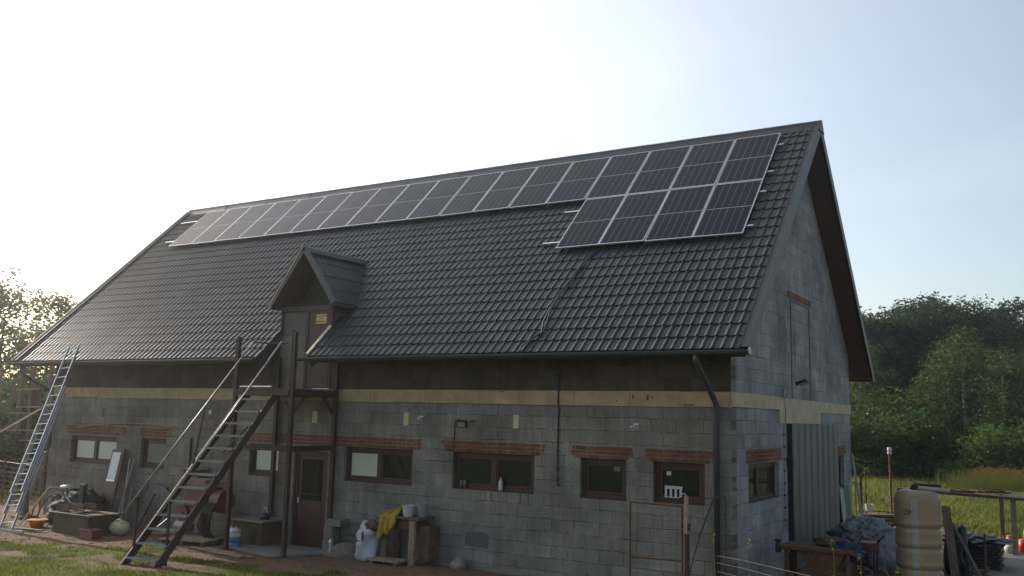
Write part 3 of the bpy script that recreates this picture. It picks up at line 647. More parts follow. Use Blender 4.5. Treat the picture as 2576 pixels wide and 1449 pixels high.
lu = M('LESS_THAN', du, .014); lv = M('LESS_THAN', dv, .030)
dot = M('MULTIPLY', M('LESS_THAN', du, .055), M('LESS_THAN', dv, .22))
bus = M('LESS_THAN', M('ABSOLUTE', M('SUBTRACT', M('FRACT', M('MULTIPLY', u, 9.0)), .5)), .05)
f = M('MINIMUM', M('ADD', M('ADD', M('MULTIPLY', lu, .22), M('MULTIPLY', lv, .07)), M('ADD', M('MULTIPLY', dot, .5), M('MULTIPLY', bus, .02))), 1.0)
mid = M('LESS_THAN', M('ABSOLUTE', sx.outputs['Y']), .011); f = M('MAXIMUM', f, M('MULTIPLY', mid, 1.0))
mx = N(t, 'ShaderNodeMix', data_type='RGBA'); L.new(f, mx.inputs['Factor']); mx.inputs['A'].default_value = (.0035, .0060, .015, 1); mx.inputs['B'].default_value = (.24, .27, .32, 1)
L.new(mx.outputs['Result'], b.inputs['Base Color'])
def make_panel():
    r_ = empty('solar_panel', (0, 0, 0))
    hw, hh = PWc/2, PHc/2; f_ = MB()
    f_.box(-hw, hw, -hh, -hh+.018, -.03, .008).box(-hw, hw, hh-.018, hh, -.03, .008).box(-hw, -hw+.016, -hh+.018, hh-.018, -.03, .008).box(hw-.016, hw, -hh+.018, hh-.018, -.03, .008)
    f_.build('frame', alu, r_)
    MB().box(-hw+.016, hw-.016, -hh+.018, hh-.018, -.004, .002).build('cells', pm, r_)
    return r_
def copy_tree(o, parent=None):
    c = o.copy(); COL.objects.link(c)
    if parent: c.parent = parent
    for ch in list(o.children): copy_tree(ch, c)
    return c
ORD = ['first', 'second', 'third', 'fourth', 'fifth', 'sixth', 'seventh', 'eighth', 'ninth', 'tenth', 'eleventh', 'twelfth', 'thirteenth', 'fourteenth', 'fifteenth', 'sixteenth', 'seventeenth', 'eighteenth']
pproto = make_panel(); first = True
PN = .115; pitchx = 1.094
for row, (s0, cnt) in enumerate(((5.67, 18), (3.545, 4))):
    for i in range(cnt):
        o = pproto if first else copy_tree(pproto); first = False
        x = -.28 - PWc/2 - i*(pitchx if row == 0 else 1.082); random.seed(i*7+row)
        o.location = rp_(x, s0+PHc/2, PN+random.uniform(-.003, .003)); o.rotation_euler = (th+R(random.uniform(-.3, .3)), R(random.uniform(-.35, .35)), 0)
        nm = 'upper row just under the ridge' if row == 0 else 'short lower row'
        tag(o, f'{ORD[i]} solar panel from the right end in the {nm}', 'solar panel', 'solar panels on the barn roof')
        if row == 0 and i == 0: o['label'] = 'black solar panel at the right end of the upper row, nearest the gable'
        if row == 0 and i == 17: o['label'] = 'pale reflecting solar panel at the far left end of the upper row'
for k, (x0, x1, s_, lb) in enumerate(((-20.55, .02, 7.28, 'top aluminium rail under the upper row of panels, right below the ridge'), (-20.5, -.05, 6.05, 'lower aluminium rail under the upper row of solar panels'),
                          (-5.02, -.05, 5.20, 'upper aluminium rail under the short lower row of panels'), (-5.06, -.05, 3.86, 'lowest aluminium rail under the short lower row of panels'))):
    x0 -= .35 if k == 0 else 0
    mb = MB(); slab(mb, x0, -.14, s_-.02, s_+.02, .045, .083)
    o = mb.build('mounting_rail', alu); tag(o, lb, 'rail', 'mounting rails of the solar panels')
# cable bundle from the lower row down the roof
random.seed(4)
pts = []
for (x, s_) in ((-3.55, 3.6), (-3.62, 3.3), (-3.70, 3.0), (-3.76, 2.6), (-3.78, 2.2), (-3.85, 1.8), (-3.86, 1.3), (-3.83, .9), (-3.72, .55), (-3.9, .35), (-4.0, .12), (-3.98, -.02)): pts.append(rp_(x, s_, .055))
cb = empty('roof_cable', tuple(pts[-1]), 'black cable bundle running down the roof tiles from the lower solar panels', 'cable')
part(MB().tube(pts, .016, 8), 'cable', black, cb, smooth=True)
p2 = [p+Vector((.05+.03*math.sin(i*2.0), 0, .004)) for i, p in enumerate(pts)]; part(MB().tube(p2, .010, 6), 'cable', black, cb, smooth=True)

# ---------------------------------------------------------------- staircase and landing
st = empty('outdoor_staircase', (-10.7, -4.0, 0), 'steep dark red steel staircase with grating treads up to the loft landing', 'staircase')
dirL = (Vector((-10.86, -1.36, 3.52)), Vector((-11.16, -4.05, -.03))); dirR = (Vector((-9.92, -1.36, 3.52)), Vector((-10.27, -3.98, -.03)))
part(MB().bar(dirL[1], dirL[0], .045, .15), 'stringer', darkred, st); part(MB().bar(dirR[1], dirR[0], .045, .15), 'stringer', darkred, st)
for i in range(13):
    z = .14 + .268*i; t_ = (z+.03)/3.55
    a = dirL[1].lerp(dirL[0], t_); c = dirR[1].lerp(dirR[0], t_); d = (c-a).normalized(); q = Vector((-d.y, d.x, 0))
    a = a+d*.03; c = c-d*.03; a.z = c.z = z
    mb = MB(); mb.bar(a-q*.02, c-q*.02, .20, .012)
    mb.bar(a-q*.125, c-q*.125, .012, .04); mb.bar(a+q*.085, c+q*.085, .012, .035)
    part(mb, 'tread', tread, st)
Lr = [Vector((-11.20, -4.10, 1.01)), Vector((-11.18, -3.85, 1.33)), Vector((-10.83, -1.30, 4.66))]
Rr = [Vector((-10.34, -3.95, 1.01)), Vector((-10.30, -3.70, 1.33)), Vector((-9.92, -1.30, 4.66))]
rail = mat('worn_handrail', (.26, .22, .2), .45, metal=.4, var=.3, vs=8)
for q in (Lr, Rr):
    part(MB().tube([q[0], q[-1]], .021, 10), 'handrail', rail, st, smooth=True)
part(MB().tube([Lr[-1], Lr[-1]+Vector((.35, .35, .0)), Vector((-10.1, -.9, 4.66))], .016, 8), 'handrail', darkred, st)
for (x, y, zb, zt_) in ((-11.14, -3.85, .2, 1.31), (-10.32, -3.71, 0, 1.28)):
    part(MB().box(x-.022, x+.022, y-.022, y+.022, zb, zt_), 'baluster', darkred, st)
part(MB().bar((-11.0, -2.65, 1.85), (-11.02, -2.4, 3.15), .03, .03), 'baluster', darkred, st)
part(MB().bar((-11.14, -1.75, 2.15), (-10.1, -2.0, 2.75), .035, .035), 'brace', darkred, st)
# landing
ld_ = empty('loft_landing', (-10.25, -.7, 0), 'dark red steel landing on four tall posts in front of the door', 'landing')
for x, y, zt_ in ((-11.17, -1.42, 4.78), (-9.41, -1.40, 4.85), (-9.33, -.09, 4.28), (-11.2, -.09, 4.4)):
    part(MB().box(x-.045, x+.045, y-.045, y+.045, -.05, zt_), 'post', darkred, ld_)
part(MB().box(-9.47, -9.458, -1.45, -1.36, 3.6, 4.9), 'post_flange', rust, ld_)
dk = MB()
for i in range(13): dk.box(-11.1+i*.135, -11.1+i*.135+.12, -1.36, -.02, 3.585, 3.615)
part(dk, 'deck', oldwood, ld_)
part(MB().box(-11.12, -9.46, -1.465, -1.38, 3.45, 3.58), 'beam', darkred, ld_); part(MB().box(-11.15, -9.38, -.12, -.04, 3.45, 3.58), 'beam', darkred, ld_)
for x in (-11.17, -9.38): part(MB().box(x-.035, x+.035, -1.374, -.14, 3.46, 3.575), 'beam', darkred, ld_)
part(MB().box(-11.12, -9.456, -1.45, -1.39, 2.24, 2.36), 'beam', darkred, ld_); part(MB().box(-9.41, -9.34, -1.35, -.14, 2.24, 2.36), 'beam', darkred, ld_)
part(MB().tube([(-10.95, -1.5, 3.64), (-9.95, -1.5, 3.64)], .022, 8), 'deck_edge_pipe', galv, ld_); part(MB().tube([(-9.9, -.25, 3.64), (-9.45, -.2, 3.64)], .02, 8), 'deck_edge_pipe', galv, ld_)
for a, b_ in (((-9.41, -1.41, 3.12), (-9.76, -1.41, 3.46)), ((-11.13, -1.41, 3.12), (-10.8, -1.41, 3.46)), ((-9.37, -1.35, 3.1), (-9.37, -1.02, 3.46)), ((-9.36, -.13, 3.1), (-9.37, -.48, 3.46)), ((-11.17, -1.35, 3.1), (-11.17, -1.0, 3.46)), ((-9.38, -.1, 3.05), (-9.72, -.1, 3.45))):
    part(MB().bar(a, b_, .035, .045), 'brace', darkred, ld_)
# ---------------------------------------------------------------- aluminium ladder leaning on the eave
la = empty('extension_ladder', (-17.55, -2.74, 0), 'long three part aluminium extension ladder leaning on the eave near the left end', 'ladder')
A0, A1 = Vector((-17.57, -2.74, .03)), Vector((-18.45, -.66, 4.72)); dA = (A1-A0); Ln = dA.length; dA.normalize()
side = Vector((1, .12, 0)); side = (side - dA*side.dot(dA)).normalized(); nrm = side.cross(dA).normalized()
if nrm.y > 0: nrm = -nrm
for k, (s0, s1, off, wdt) in enumerate(((.0, 3.75, 0, .44), (.42, 3.95, .06, .41), (.95, Ln, .12, .37))):
    r_ = MB(); o_ = nrm*off
    for sg_ in (-1, 1):
        r_.bar(A0+dA*s0+o_+side*sg_*wdt/2, A0+dA*s1+o_+side*sg_*wdt/2, .025, .055, up=nrm)
    part(r_, 'ladder_rails', alu, la)
    s_ = s0+.2
    while s_ < s1-.05:
        part(MB().tube([A0+dA*s_+o_-side*wdt/2, A0+dA*s_+o_+side*wdt/2], .014, 6), 'rung', alu, la); s_ += .28
part(MB().bar((-17.95, -2.78, .03), (-16.88, -2.70, .03), .07, .06), 'stabiliser_bar', alu, la)
# ---------------------------------------------------------------- wall lamps, cables, outlets
def floodlight(root, c, ax, aim, plate):
    c = Vector(c); aim = Vector(aim).normalized(); ax = Vector(ax); up = ax.cross(aim).normalized()
    if up.z < 0: up = -up
    part(MB().bar(c-aim*.03, c+aim*.03, .50 if plate else .22, .24 if plate else .16, up=up), 'lamp_body', black, root, bevel=.006)
    part(MB().bar(c+aim*.031, c+aim*.036, .44 if plate else .17, .18 if plate else .11, up=up), 'lamp_glass', galv, root)
fl = empty('floodlight', (-5.8, -.15, 2.9), 'small black floodlight above the wide dark window', 'floodlight', 'floodlights on the barn walls')
floodlight(fl, (-5.72, -.17, 2.93), (1, 0, 0), (.1, -1, -.45), False)
part(MB().tube([(-6.02, -.012, 2.38), (-6.01, -.012, 2.93), (-5.98, -.02, 3.0), (-5.9, -.04, 3.02), (-5.78, -.05, 3.0)], .009, 6), 'lamp_cable', black, fl)
part(MB().bar((-5.6, -.0, 3.0), (-5.6, -.16, 2.95), .02, .01).bar((-5.6, -.03, 3.0), (-5.5, -.03, 3.01), .02, .02), 'bracket', black, fl)
fl = empty('floodlight', (.3, 3.55, 3.95), 'black floodlight on a bracket high on the gable wall', 'floodlight', 'floodlights on the barn walls')
floodlight(fl, (.40, 3.62, 3.97), (0, 1, 0), (.35, .0, -1), True)
part(MB().bar((.005, 3.55, 3.82), (.38, 3.58, 3.93), .03, .03).bar((.005, 3.5, 3.78), (.005, 3.64, 3.78), .02, .1), 'bracket', galv, fl)
part(MB().tube([(.03, 3.5, 3.85), (.03, 3.46, 3.6), (.045, 3.52, 3.35), (.035, 3.5, 3.1), (.03, 3.45, 3.05)], .013, 6), 'lamp_cable', pvcgrey, fl)
cd = empty('wall_conduit', (.02, 3.45, .9), 'pale conduit with clips running down beside the sheet metal door', 'conduit')
part(MB().tube([(.02, 3.45, 3.04), (.02, 3.44, 2.2), (.02, 3.45, .95)], .012, 6), 'pipe', pvcgrey, cd)
for i in range(8): part(MB().box(.003, .045, 3.42, 3.47, 1.1+i*.25, 1.125+i*.25), 'clip', black, cd)
hc = empty('hanging_cable', (-3.5, -.02, 1.8), 'thick black cable hanging down the front wall from the eave', 'cable')
part(MB().tube([(-3.99, -.80, 4.33), (-3.93, -.70, 4.14), (-3.6, -.3, 4.1), (-3.515, -.035, 4.05), (-3.51, -.03, 3.6), (-3.505, -.05, 3.4), (-3.5, -.02, 3.3), (-3.515, -.025, 2.5), (-3.505, -.03, 1.84), (-3.48, -.04, 1.79), (-3.46, -.05, 1.80)], .017, 8), 'cable', black, hc, smooth=True)
for z in (4.0, 2.85, 2.45, 2.1, 1.92): part(MB().box(-3.54, -3.47, -.05, -.001, z, z+.02), 'clip', black, hc)
for (x, z, lb, bent) in ((-6.90, 3.03, 'short white pipe end sticking out of the wall between vent and floodlight', 0), (-1.84, 2.99, 'short bent white pipe end sticking out of the wall near the downpipe', 1)):
    e = empty('pipe_outlet', (x, -.02, z), lb, 'pipe'); 
    part(MB().tube([(x, .02, z), (x, -.08, z), (x-.07*bent, -.12, z-.03)], .035-.012*bent, 10), 'pipe', whiteP, e, smooth=True)
    part(MB().box(x-.05, x+.05, -.012, -.002, z-.05, z+.05), 'collar', galv, e)
# long thin lath over the left windows
tag(MB().tube([(-19.1, -.02, 2.52), (-17.6, -.02, 2.65), (-16.4, -.02, 2.69), (-15.3, -.02, 2.62), (-13.2, -.02, 2.63), (-12.2, -.02, 2.62)], .016, 6).build('flexible_lath', mat('orange_pipe', (.30, .16, .09), .7)), 'long thin orange brown lath bowed along the wall above the left windows', 'lath')
# things on the sills
bt = empty('bottle', (-4.86, .05, 1.60), 'white plastic bottle standing on the sill of the wide dark window', 'bottle')
part(MB().lathe([(.0, 0), (.042, .0), (.045, .02), (.045, .13), (.04, .17), (.018, .215), (.016, .235)], (-4.86, .045, 1.605), 14), 'body', whiteP, bt, smooth=True)
part(MB().lathe([(.0, 0), (.02, 0), (.02, .03), (0, .03)], (-4.86, .045, 1.84), 12), 'cap', mat('bottle_cap', (.30, .30, .3)), bt)
jarM = mat('dim_jar', (.10, .095, .085), .25)
for i, x in enumerate((-5.83, -5.74)):
    tag(MB().lathe([(0, 0), (.035, 0), (.036, .13), (.028, .15), (.028, .165), (0, .165)], (x, .045, 1.602), 14).build('jar', jarM, smooth=True), 'dim glass jar on the sill, left corner' if i == 0 else 'second dim glass jar on the sill, nearer the bottle', 'jar', 'jars on the window sill')
rk = empty('slotted_bracket', (-1.12, .09, 1.72), 'white slotted plastic rack standing against the glass of the rightmost front window', 'rack')
mb = MB(); mb.box(-1.30, -.96, .08, .10, 1.86, 1.91)
for i in range(4): mb.box(-1.30+i*.095, -1.30+i*.095+.045, .08, .10, 1.715, 1.86)
part(mb, 'rack', whiteP, rk); part(MB().box(-1.30, -1.0, .05, .08, 1.70, 1.714), 'foot', whiteP, rk)
# ---------------------------------------------------------------- sheet metal door on the gable
md = empty('sheet_metal_door', (.06, 6.1, .1), 'tall ribbed grey sheet metal sliding door on the gable wall', 'door')
sheet = mat('ribbed_sheet', (.115, .122, .112), .5, metal=.3, var=.2, vs=2.5, streak=(1, 1, .35))
mb = MB(); n = 0; pr = []; y = 3.86
while y < 8.42:
    pr += [(y, .05), (y+.03, .085), (y+.20, .088), (y+.38, .085), (y+.41, .05), (y+.44, .05), (y+.46, .075), (y+.50, .075), (y+.52, .05)]; y += .57
for (a, d0), (c, d1) in zip(pr[:-1], pr[1:]):
    mb.add([(d0, a, .1), (d1, c, .1), (d1, c, 3.09), (d0, a, 3.09)], [(0, 1, 2, 3)])
part(mb, 'sheet', sheet, md)
part(MB().box(.032, .05, 3.86, 8.40, .12, 3.07), 'backing', black, md)
part(MB().box(.03, .11, 3.74, 3.85, .05, 3.1), 'side_rail', black, md)
part(MB().box(.02, .10, 3.7, 3.9, .3, .42).box(.03, .14, 3.66, 3.76, 2.2, 2.4), 'latch', black, md)
for y0, y1, z0, z1, m, lb in ((8.55, 8.98, .2, 1.46, pvcgrey, 'pale board leaning on the gable wall under the narrow far window'), (8.99, 9.62, .25, 1.5, mat('green_board', (.035, .12, .085), .6, var=.15), 'green board leaning on the gable wall next to the sheet metal door')):
    tag(MB().poly([(.16, y0, z0-.2), (.16, y1, z0-.2), (.03, y1, z1), (.03, y0, z1)], (.02, 0, .005)).build('leaning_board', m), lb, 'board')
# ---------------------------------------------------------------- gate and wire fence
gt_ = empty('garden_gate', (-.9, -1.3, 0), 'rusty tube framed wire gate in front of the rightmost front windows', 'gate')
for a, b_ in (((-1.38, -1.3, .05), (-1.38, -1.3, 1.71)), ((-.44, -1.3, .05), (-.44, -1.3, 1.70))): part(MB().tube([a, b_], .018, 8), 'upright', rust, gt_)
for z0, z1 in ((1.70, 1.69), (.78, .80), (.08, .08)): part(MB().tube([(-1.38, -1.3, z0), (-.44, -1.3, z1)], .016, 8), 'rail', rust, gt_)
wire = mat('fence_wire', (.12, .105, .09), .5, metal=.5, var=.3)
mb = MB(); random.seed(9)
for i in range(17):
    z = .14+i*.093; mb.tube([(-1.37, -1.3, z+random.uniform(-.01, .01)), (-.9, -1.305, z+random.uniform(-.015, .015)), (-.45, -1.3, z+random.uniform(-.01, .01))], .0022, 4)
for i in range(6): mb.tube([(-1.25+i*.15, -1.3, .1), (-1.25+i*.15+random.uniform(-.01, .01), -1.3, 1.68)], .0018, 4)
part(mb, 'wire_mesh', wire, gt_)
gp = empty('gate_post', (-.36, -1.3, 0), 'thick red and pale painted steel post the gate hangs on', 'post')
pinkP = mat('flaking_paint', (.33, .21, .18), .7, var=.35, vs=15, bump=.3)
part(MB().box(-.385, -.325, -1.33, -1.27, -.1, 1.25), 'post', darkred, gp); part(MB().box(-.39, -.335, -1.335, -1.265, 1.25, 1.86), 'painted_top', pinkP, gp)
part(MB().tube([(-.36, -1.3, 1.86), (-.40, -1.3, 1.9), (-.46, -1.3, 1.87)], .018, 8), 'hook', pinkP, gp)
part(MB().tube([(-.34, -1.27, 1.80), (-.10, -.3, 1.80), (-.10, -.06, 1.80), (-.10, -.05, 1.74), (-.10, -.05, -.05)], .011, 6), 'stay', rust, gp)
part(MB().box(-.325, -.30, -1.33, -1.28, 1.3, 1.42), 'hinge', black, gp)
fw_ = empty('wire_fence', (1.5, -4, 0), 'thin wire strands sagging from the gate post towards the viewer', 'fence')
for k, (z0, zz) in enumerate(((1.16, 0), (1.02, -.10), (.86, -.22), (.68, -.34))):
    part(MB().tube([(-.32, -1.3, z0), (.35, -2.3, 1.10+zz), (1.5, -4.2, 1.34+zz), (3.0, -6.6, 1.60+zz)], .0022, 5), 'strand', wire, fw_)
mb = MB()
for i in range(9):
    t_ = i/9; x = .1+2.8*t_; y = -1.9-4.6*t_; z = 1.08+.5*t_; mb.tube([(x, y, z-.02), (x+.01, y, z-.36)], .0012, 4)
part(mb, 'mesh_ties', wire, fw_)
tag(MB().tube([(-.62, -.9, 0), (-.45, -.45, 1.1), (-.33, -.06, 1.72)], .012, 6).build('leaning_rod', black), 'thin black rod leaning on the wall behind the downpipe', 'rod')
# ---------------------------------------------------------------- clutter along the left part of the wall
tag(MB().tube([(-20.75, -.45, 0), (-20.36, -.12, 1.78)], .075, 14).build('leaning_pipe', pvcgrey, smooth=True), 'thick beige pipe leaning on the left corner of the wall', 'pipe')
cn = empty('stone_post', (-20.3, -1.0, 0), 'short tapered concrete stump at the left corner of the barn', 'post')
part(MB().lathe([(0, 0), (.17, 0), (.15, .12), (.11, .14), (.07, .75), (0, .76)], (-20.0, -.8, 0), 10), 'stump', conc, cn); part(MB().box(-20.25, -19.75, -1.05, -.55, -.02, .05), 'base', conc, cn)
dd = empty('leaning_door_leaf', (-16.9, -.5, 0), 'old door leaf with a white glazed panel leaning on the wall', 'door')
def lean(mb, x0, x1, a, c, th_=.05, X0=-16.98, Xt=-17.0, y0=-.62, y1=-.12, H=1.97, sh=-.17):
    def P(x, z, d): return (x+sh*z/H*1.0, y0+(y1-y0)*z/H-d, z)
    return mb.add([P(x0, a, 0), P(x1, a, 0), P(x1, c, 0), P(x0, c, 0), P(x0, a, th_), P(x1, a, th_), P(x1, c, th_), P(x0, c, th_)], [(0,3,2,1),(4,5,6,7),(0,1,5,4),(1,2,6,5),(2,3,7,6),(3,0,4,7)][:])
DX0, DX1 = -17.05, -16.55
part(lean(MB(), DX0, DX1, 0, 1.97, .04), 'leaf', framew, dd)
mb = MB(); lean(mb, DX0+.06, DX1-.10, 1.2, 1.9, .05); part(mb, 'glazing', mat('pale_glazing', (.55, .57, .56), .3, var=.06), dd)
mb = MB(); lean(mb, DX0+.05, DX1-.09, 1.14, 1.195, .055); part(mb, 'ledge', galv, dd)
mb = MB(); lean(mb, DX1+.002, DX1+.05, 0, 1.99, .07); part(mb, 'stile', oldwood, dd)
for k, (a, b_, r_, m, lb) in enumerate((((-16.35, -.55, 0), (-16.42, -.06, 1.72), .022, pvcgrey, 'grey pole leaning right behind the old door leaf'), ((-16.2, -.5, 0), (-16.6, -.06, 1.75), .016, galv, 'thin bright pole leaning next to the old door leaf'),
        ((-14.25, -.03, 1.44), (-14.25, -.03, 2.36), .028, black, 'black pipe piece fixed upright on the wall right of the small grey window'), ((-15.83, -.5, 0), (-15.58, -.05, 1.52), .022, oldwood, 'dark wooden pole leaning under the small grey window'),
        ((-15.62, -.4, 0), (-15.48, -.05, .88), .026, black, 'short black pole leaning under the small grey window'), ((-16.05, -.3, 0), (-15.9, -.05, 1.15), .02, black, 'short dark rod leaning left of the small grey window'),
        ((-16.45, -.2, .05), (-16.42, -.04, 1.0), .018, pvcgrey, 'short grey rod leaning between door leaf and small window'))):
    tag(MB().tube([a, b_], r_, 8).build('pole', m), lb, 'pole', 'poles leaning on the wall')
# covered heap with hoses
hp = empty('covered_heap', (-17.7, -.9, 0), 'dark tarpaulin covered heap below the leftmost window', 'heap')
tarp = mat('dark_tarp', (.032, .032, .030), .8, var=.45, vs=6, bump=.5, bs=12, spec=.25)
part(MB().blob((-17.55, -.85, .36), (.95, .52, .55), .16, 3, 60, 36, 2.0, .36, .22), 'tarpaulin', tarp, hp, smooth=True)
part(MB().blob((-17.95, -.95, .96), (.22, .12, .06), .2, 8, 12, 8), 'rag', whiteP, hp, smooth=True)
for k, (cx_, cz_, rr, tl, lb) in enumerate(((-17.75, .32, .66, .0, 'large loop of dark hose standing against the covered heap'), (-17.45, .26, .60, .25, 'smaller loop of dark hose in front of the covered heap'))):
    pts = []
    for i in range(27):
        a = R(-70+i*10); pts.append((cx_-math.cos(a)*rr*1.0, -1.55+.18*math.sin(a)*(1-tl)-tl*.3, cz_+math.sin(a)*rr))
    tag(MB().tube(pts, .022, 8).build('hose', oldwood, smooth=True), lb, 'hose', 'hose loops')
tag(MB().tube([(-17.72, -1.3, .98), (-16.75, -1.42, .48)], .018, 8).build('white_rod', whiteP), 'white plastic rod lying slanted on the covered heap', 'rod')
tag(MB().tube([(-18.3, -1.95, .02), (-18.0, -1.75, .55), (-17.85, -1.5, 1.0)], .02, 6).build('stick', palewood), 'crooked pale stick leaning against the hose loop', 'stick')
tag(MB().box(-16.82, -16.66, -1.32, -1.2, 0, 1.12).build('plank', black, bevel=.01), 'dark upright plank rising behind the brown crate', 'plank')
ob = empty('basin', (-17.85, -1.75, 0), 'bright orange plastic basin on the ground behind the hose loops', 'basin')
orange = mat('orange_plastic', (.75, .26, .02), .45, var=.1)
part(MB().lathe([(0, .02), (.15, .0), (.20, .16), (.24, .17), (.24, .155), (.19, .14), (.14, .03), (0, .03)], (-17.85, -1.75, .0), 20), 'bowl', orange, ob, smooth=True)
part(MB().lathe([(.235, .165), (.255, .17), (.255, .185), (.235, .185)], (-17.85, -1.75, 0), 20), 'rim', orange, ob)
bx = empty('brown_crate', (-15.7, -1.85, 0), 'large brown wooden crate in front of the leaning door leaf', 'crate')
brownM = mat('brown_board', (.085, .062, .035), .85, var=.3, vs=3)
mb = MB(); mb.box(-16.72, -15.30, -2.05, -2.02, .0, .44)
part(mb, 'front_panel', brownM, bx); part(MB().box(-16.72, -16.69, -2.015, -1.2, 0, .44), 'side_panel', brownM, bx); part(MB().box(-15.33, -15.30, -2.015, -1.2, 0, .46), 'side_panel', brownM, bx)
part(MB().box(-16.69, -15.34, -1.25, -1.22, 0, .44), 'back_panel', brownM, bx)
mb = MB(); [mb.box(-16.9, -15.2, -2.1+i*.19, -2.1+i*.19+.15, .455+.004*(i % 2), .485+.004*(i % 2)) for i in range(5)]; part(mb, 'lid_boards', oldwood, bx)
for x, z in ((-16.6, .56), (-16.0, .6)): 
    c_ = empty('fruit_crate', (x, -1.7, z), 'low dark slatted crate lying on the brown crate, ' + ('left' if x < -16.3 else 'near the middle'), 'crate')
    mb = MB(); 
    for zz in (.0, .06, .12):
        part(MB().box(x-.25, x+.25, -1.9, -1.885, z-.06+zz, z-.02+zz), 'slat', oldwood, c_); part(MB().box(x-.25, x+.25, -1.52, -1.505, z-.06+zz, z-.02+zz), 'slat', oldwood, c_)
    mb = MB()
    for px in (x-.24, x+.21): mb.box(px, px+.03, -1.883, -1.855, z-.06, z+.1).box(px, px+.03, -1.55, -1.522, z-.06, z+.1)
    part(mb, 'corner_posts', oldwood, c_); part(MB().box(x-.24, x+.24, -1.88, -1.53, z-.065, z-.055), 'base', oldwood, c_)
rb = empty('red_crate', (-14.9, -2.2, 0), 'faded red plastic crate on the soil in front of the brown crate', 'crate')
redP = mat('faded_red_plastic', (.16, .045, .035), .6, var=.2)
mb = MB(); mb.box(-15.14, -14.68, -2.35, -2.33, 0, .22).box(-15.14, -14.68, -2.1, -2.08, 0, .22).box(-15.14, -15.12, -2.329, -2.101, 0, .22).box(-14.70, -14.68, -2.329, -2.101, 0, .22)
part(mb, 'walls', redP, rb); part(MB().box(-15.16, -14.66, -2.37, -2.35, .19, .225), 'rim', redP, rb)
jc = empty('jerrycan', (-14.9, -1.35, 0), 'beige plastic canister lying on its side on the soil', 'canister')
beige = mat('beige_plastic', (.42, .36, .22), .5, var=.12, vs=3)
part(MB().blob((-14.95, -1.4, .17), (.33, .2, .19), .04, 2, 20, 12, 1.0, .165), 'body', beige, jc, smooth=True); part(MB().tube([(-15.3, -1.4, .14), (-15.22, -1.4, .15)], .035, 10), 'cap', beige, jc)
part(MB().tube([(-15.0, -1.5, .36), (-14.85, -1.5, .39), (-14.72, -1.45, .34)], .018, 8), 'handle', beige, jc)
tag(MB().bar((-14.6, -1.0, .03), (-13.6, -.55, .12), .16, .03).build('plank', wood), 'short pale plank lying beside the beige canister', 'plank')
for k, (a, b_) in enumerate((((-18.6, -2.3, .02), (-16.9, -2.25, .03)), ((-18.1, -2.45, .02), (-16.7, -2.3, .05)), ((-19.2, -1.2, .02), (-18.4, -1.1, .03)))):
    tag(MB().bar(a, b_, .07, .03).build('lath', wood), ['thin lath on the soil between ladder foot and brown crate', 'second thin lath lying slanted towards the brown crate', 'dark lath on the bare soil by the stone stump'][k], 'lath')
# workshop machine under the stairs
wm = empty('workshop_machine', (-12.9, -.7, 0), 'old dark red workshop machine with hoses standing under the staircase', 'machine')
mred = mat('machine_red', (.10, .028, .022), .5, var=.3, vs=4)
part(MB().box(-13.25, -12.45, -.95, -.45, .78, 1.25), 'housing', mred, wm, bevel=.04)
part(MB().lathe([(.17, 0), (.15, .2), (.13, .6), (.2, .78)], (-12.75, -.7, .0), 14), 'column', mred, wm, smooth=True)
part(MB().box(-13.55, -12.25, -1.05, -.35, .02, .09), 'base', oldwood, wm, bevel=.01)
mb = MB(); mb.tube([(-13.45, -.9, .3), (-13.05, -.9, .3)], .15, 18); part(mb, 'motor', mat('motor_grey', (.20, .20, .19), .5, metal=.4), wm, smooth=False)
part(MB().tube([(-13.3, -.95, .62), (-13.3, -.85, .62)], .19, 20).tube([(-13.3, -.97, .62), (-13.3, -.83, .62)], .05, 10), 'flywheel', mred, wm)
part(MB().tube([(-12.35, -.7, .95), (-12.05, -.7, .95)], .27, 22), 'wheel', mred, wm)
part(MB().bar((-13.5, -1.0, 1.0), (-13.75, -1.15, 1.25), .04, .04).tube([(-13.9, -1.15, 1.28), (-13.6, -1.15, 1.2)], .03, 8), 'crank', black, wm)
mb = MB(); random.seed(13)
for i in range(7):
    x = -12.45+i*.06; mb.tube([(x, -.95, .95), (x+.05, -1.1-.02*i, .7), (x-.04+random.uniform(-.05, .05), -1.12, .4), (x+.06, -1.0, .12), (x+.15, -1.05, .05)], .014, 6)
part(mb, 'cables', black, wm)
for x in (-13.4, -12.4): part(MB().bar((x, -1.0, .05), (x+.1, -.9, .8), .05, .05), 'leg', mred, wm)
random.seed(12)
for i in range(8):
    x = -13.35+.13*random.random(); z = 1.28+.045*(i//2); y = -.9+.25*(i % 2)
    tag(MB().bar((x+random.uniform(-.1, .0), y, z), (x+random.uniform(.75, 1.0), y+.03, z+.012), .16, .032).build('plank', wood), ['weathered plank on top of the red machine, ' + q for q in ('lowest front one', 'lowest rear one', 'second layer, front', 'second layer, rear', 'third layer, front', 'third layer, rear', 'topmost front one', 'topmost rear one')][i], 'plank', 'planks stacked on the red machine')
sh = empty('wall_shelf', (-13.8, -.25, 1.5), 'small wooden rack on the wall left of the red machine', 'shelf')
part(MB().box(-14.12, -13.5, -.35, -.02, 1.60, 1.63), 'board', wood, sh); part(MB().box(-14.12, -14.06, -.35, -.02, 1.46, 1.598), 'side', wood, sh); part(MB().box(-14.12, -13.5, -.35, -.02, 1.42, 1.455), 'board', oldwood, sh)
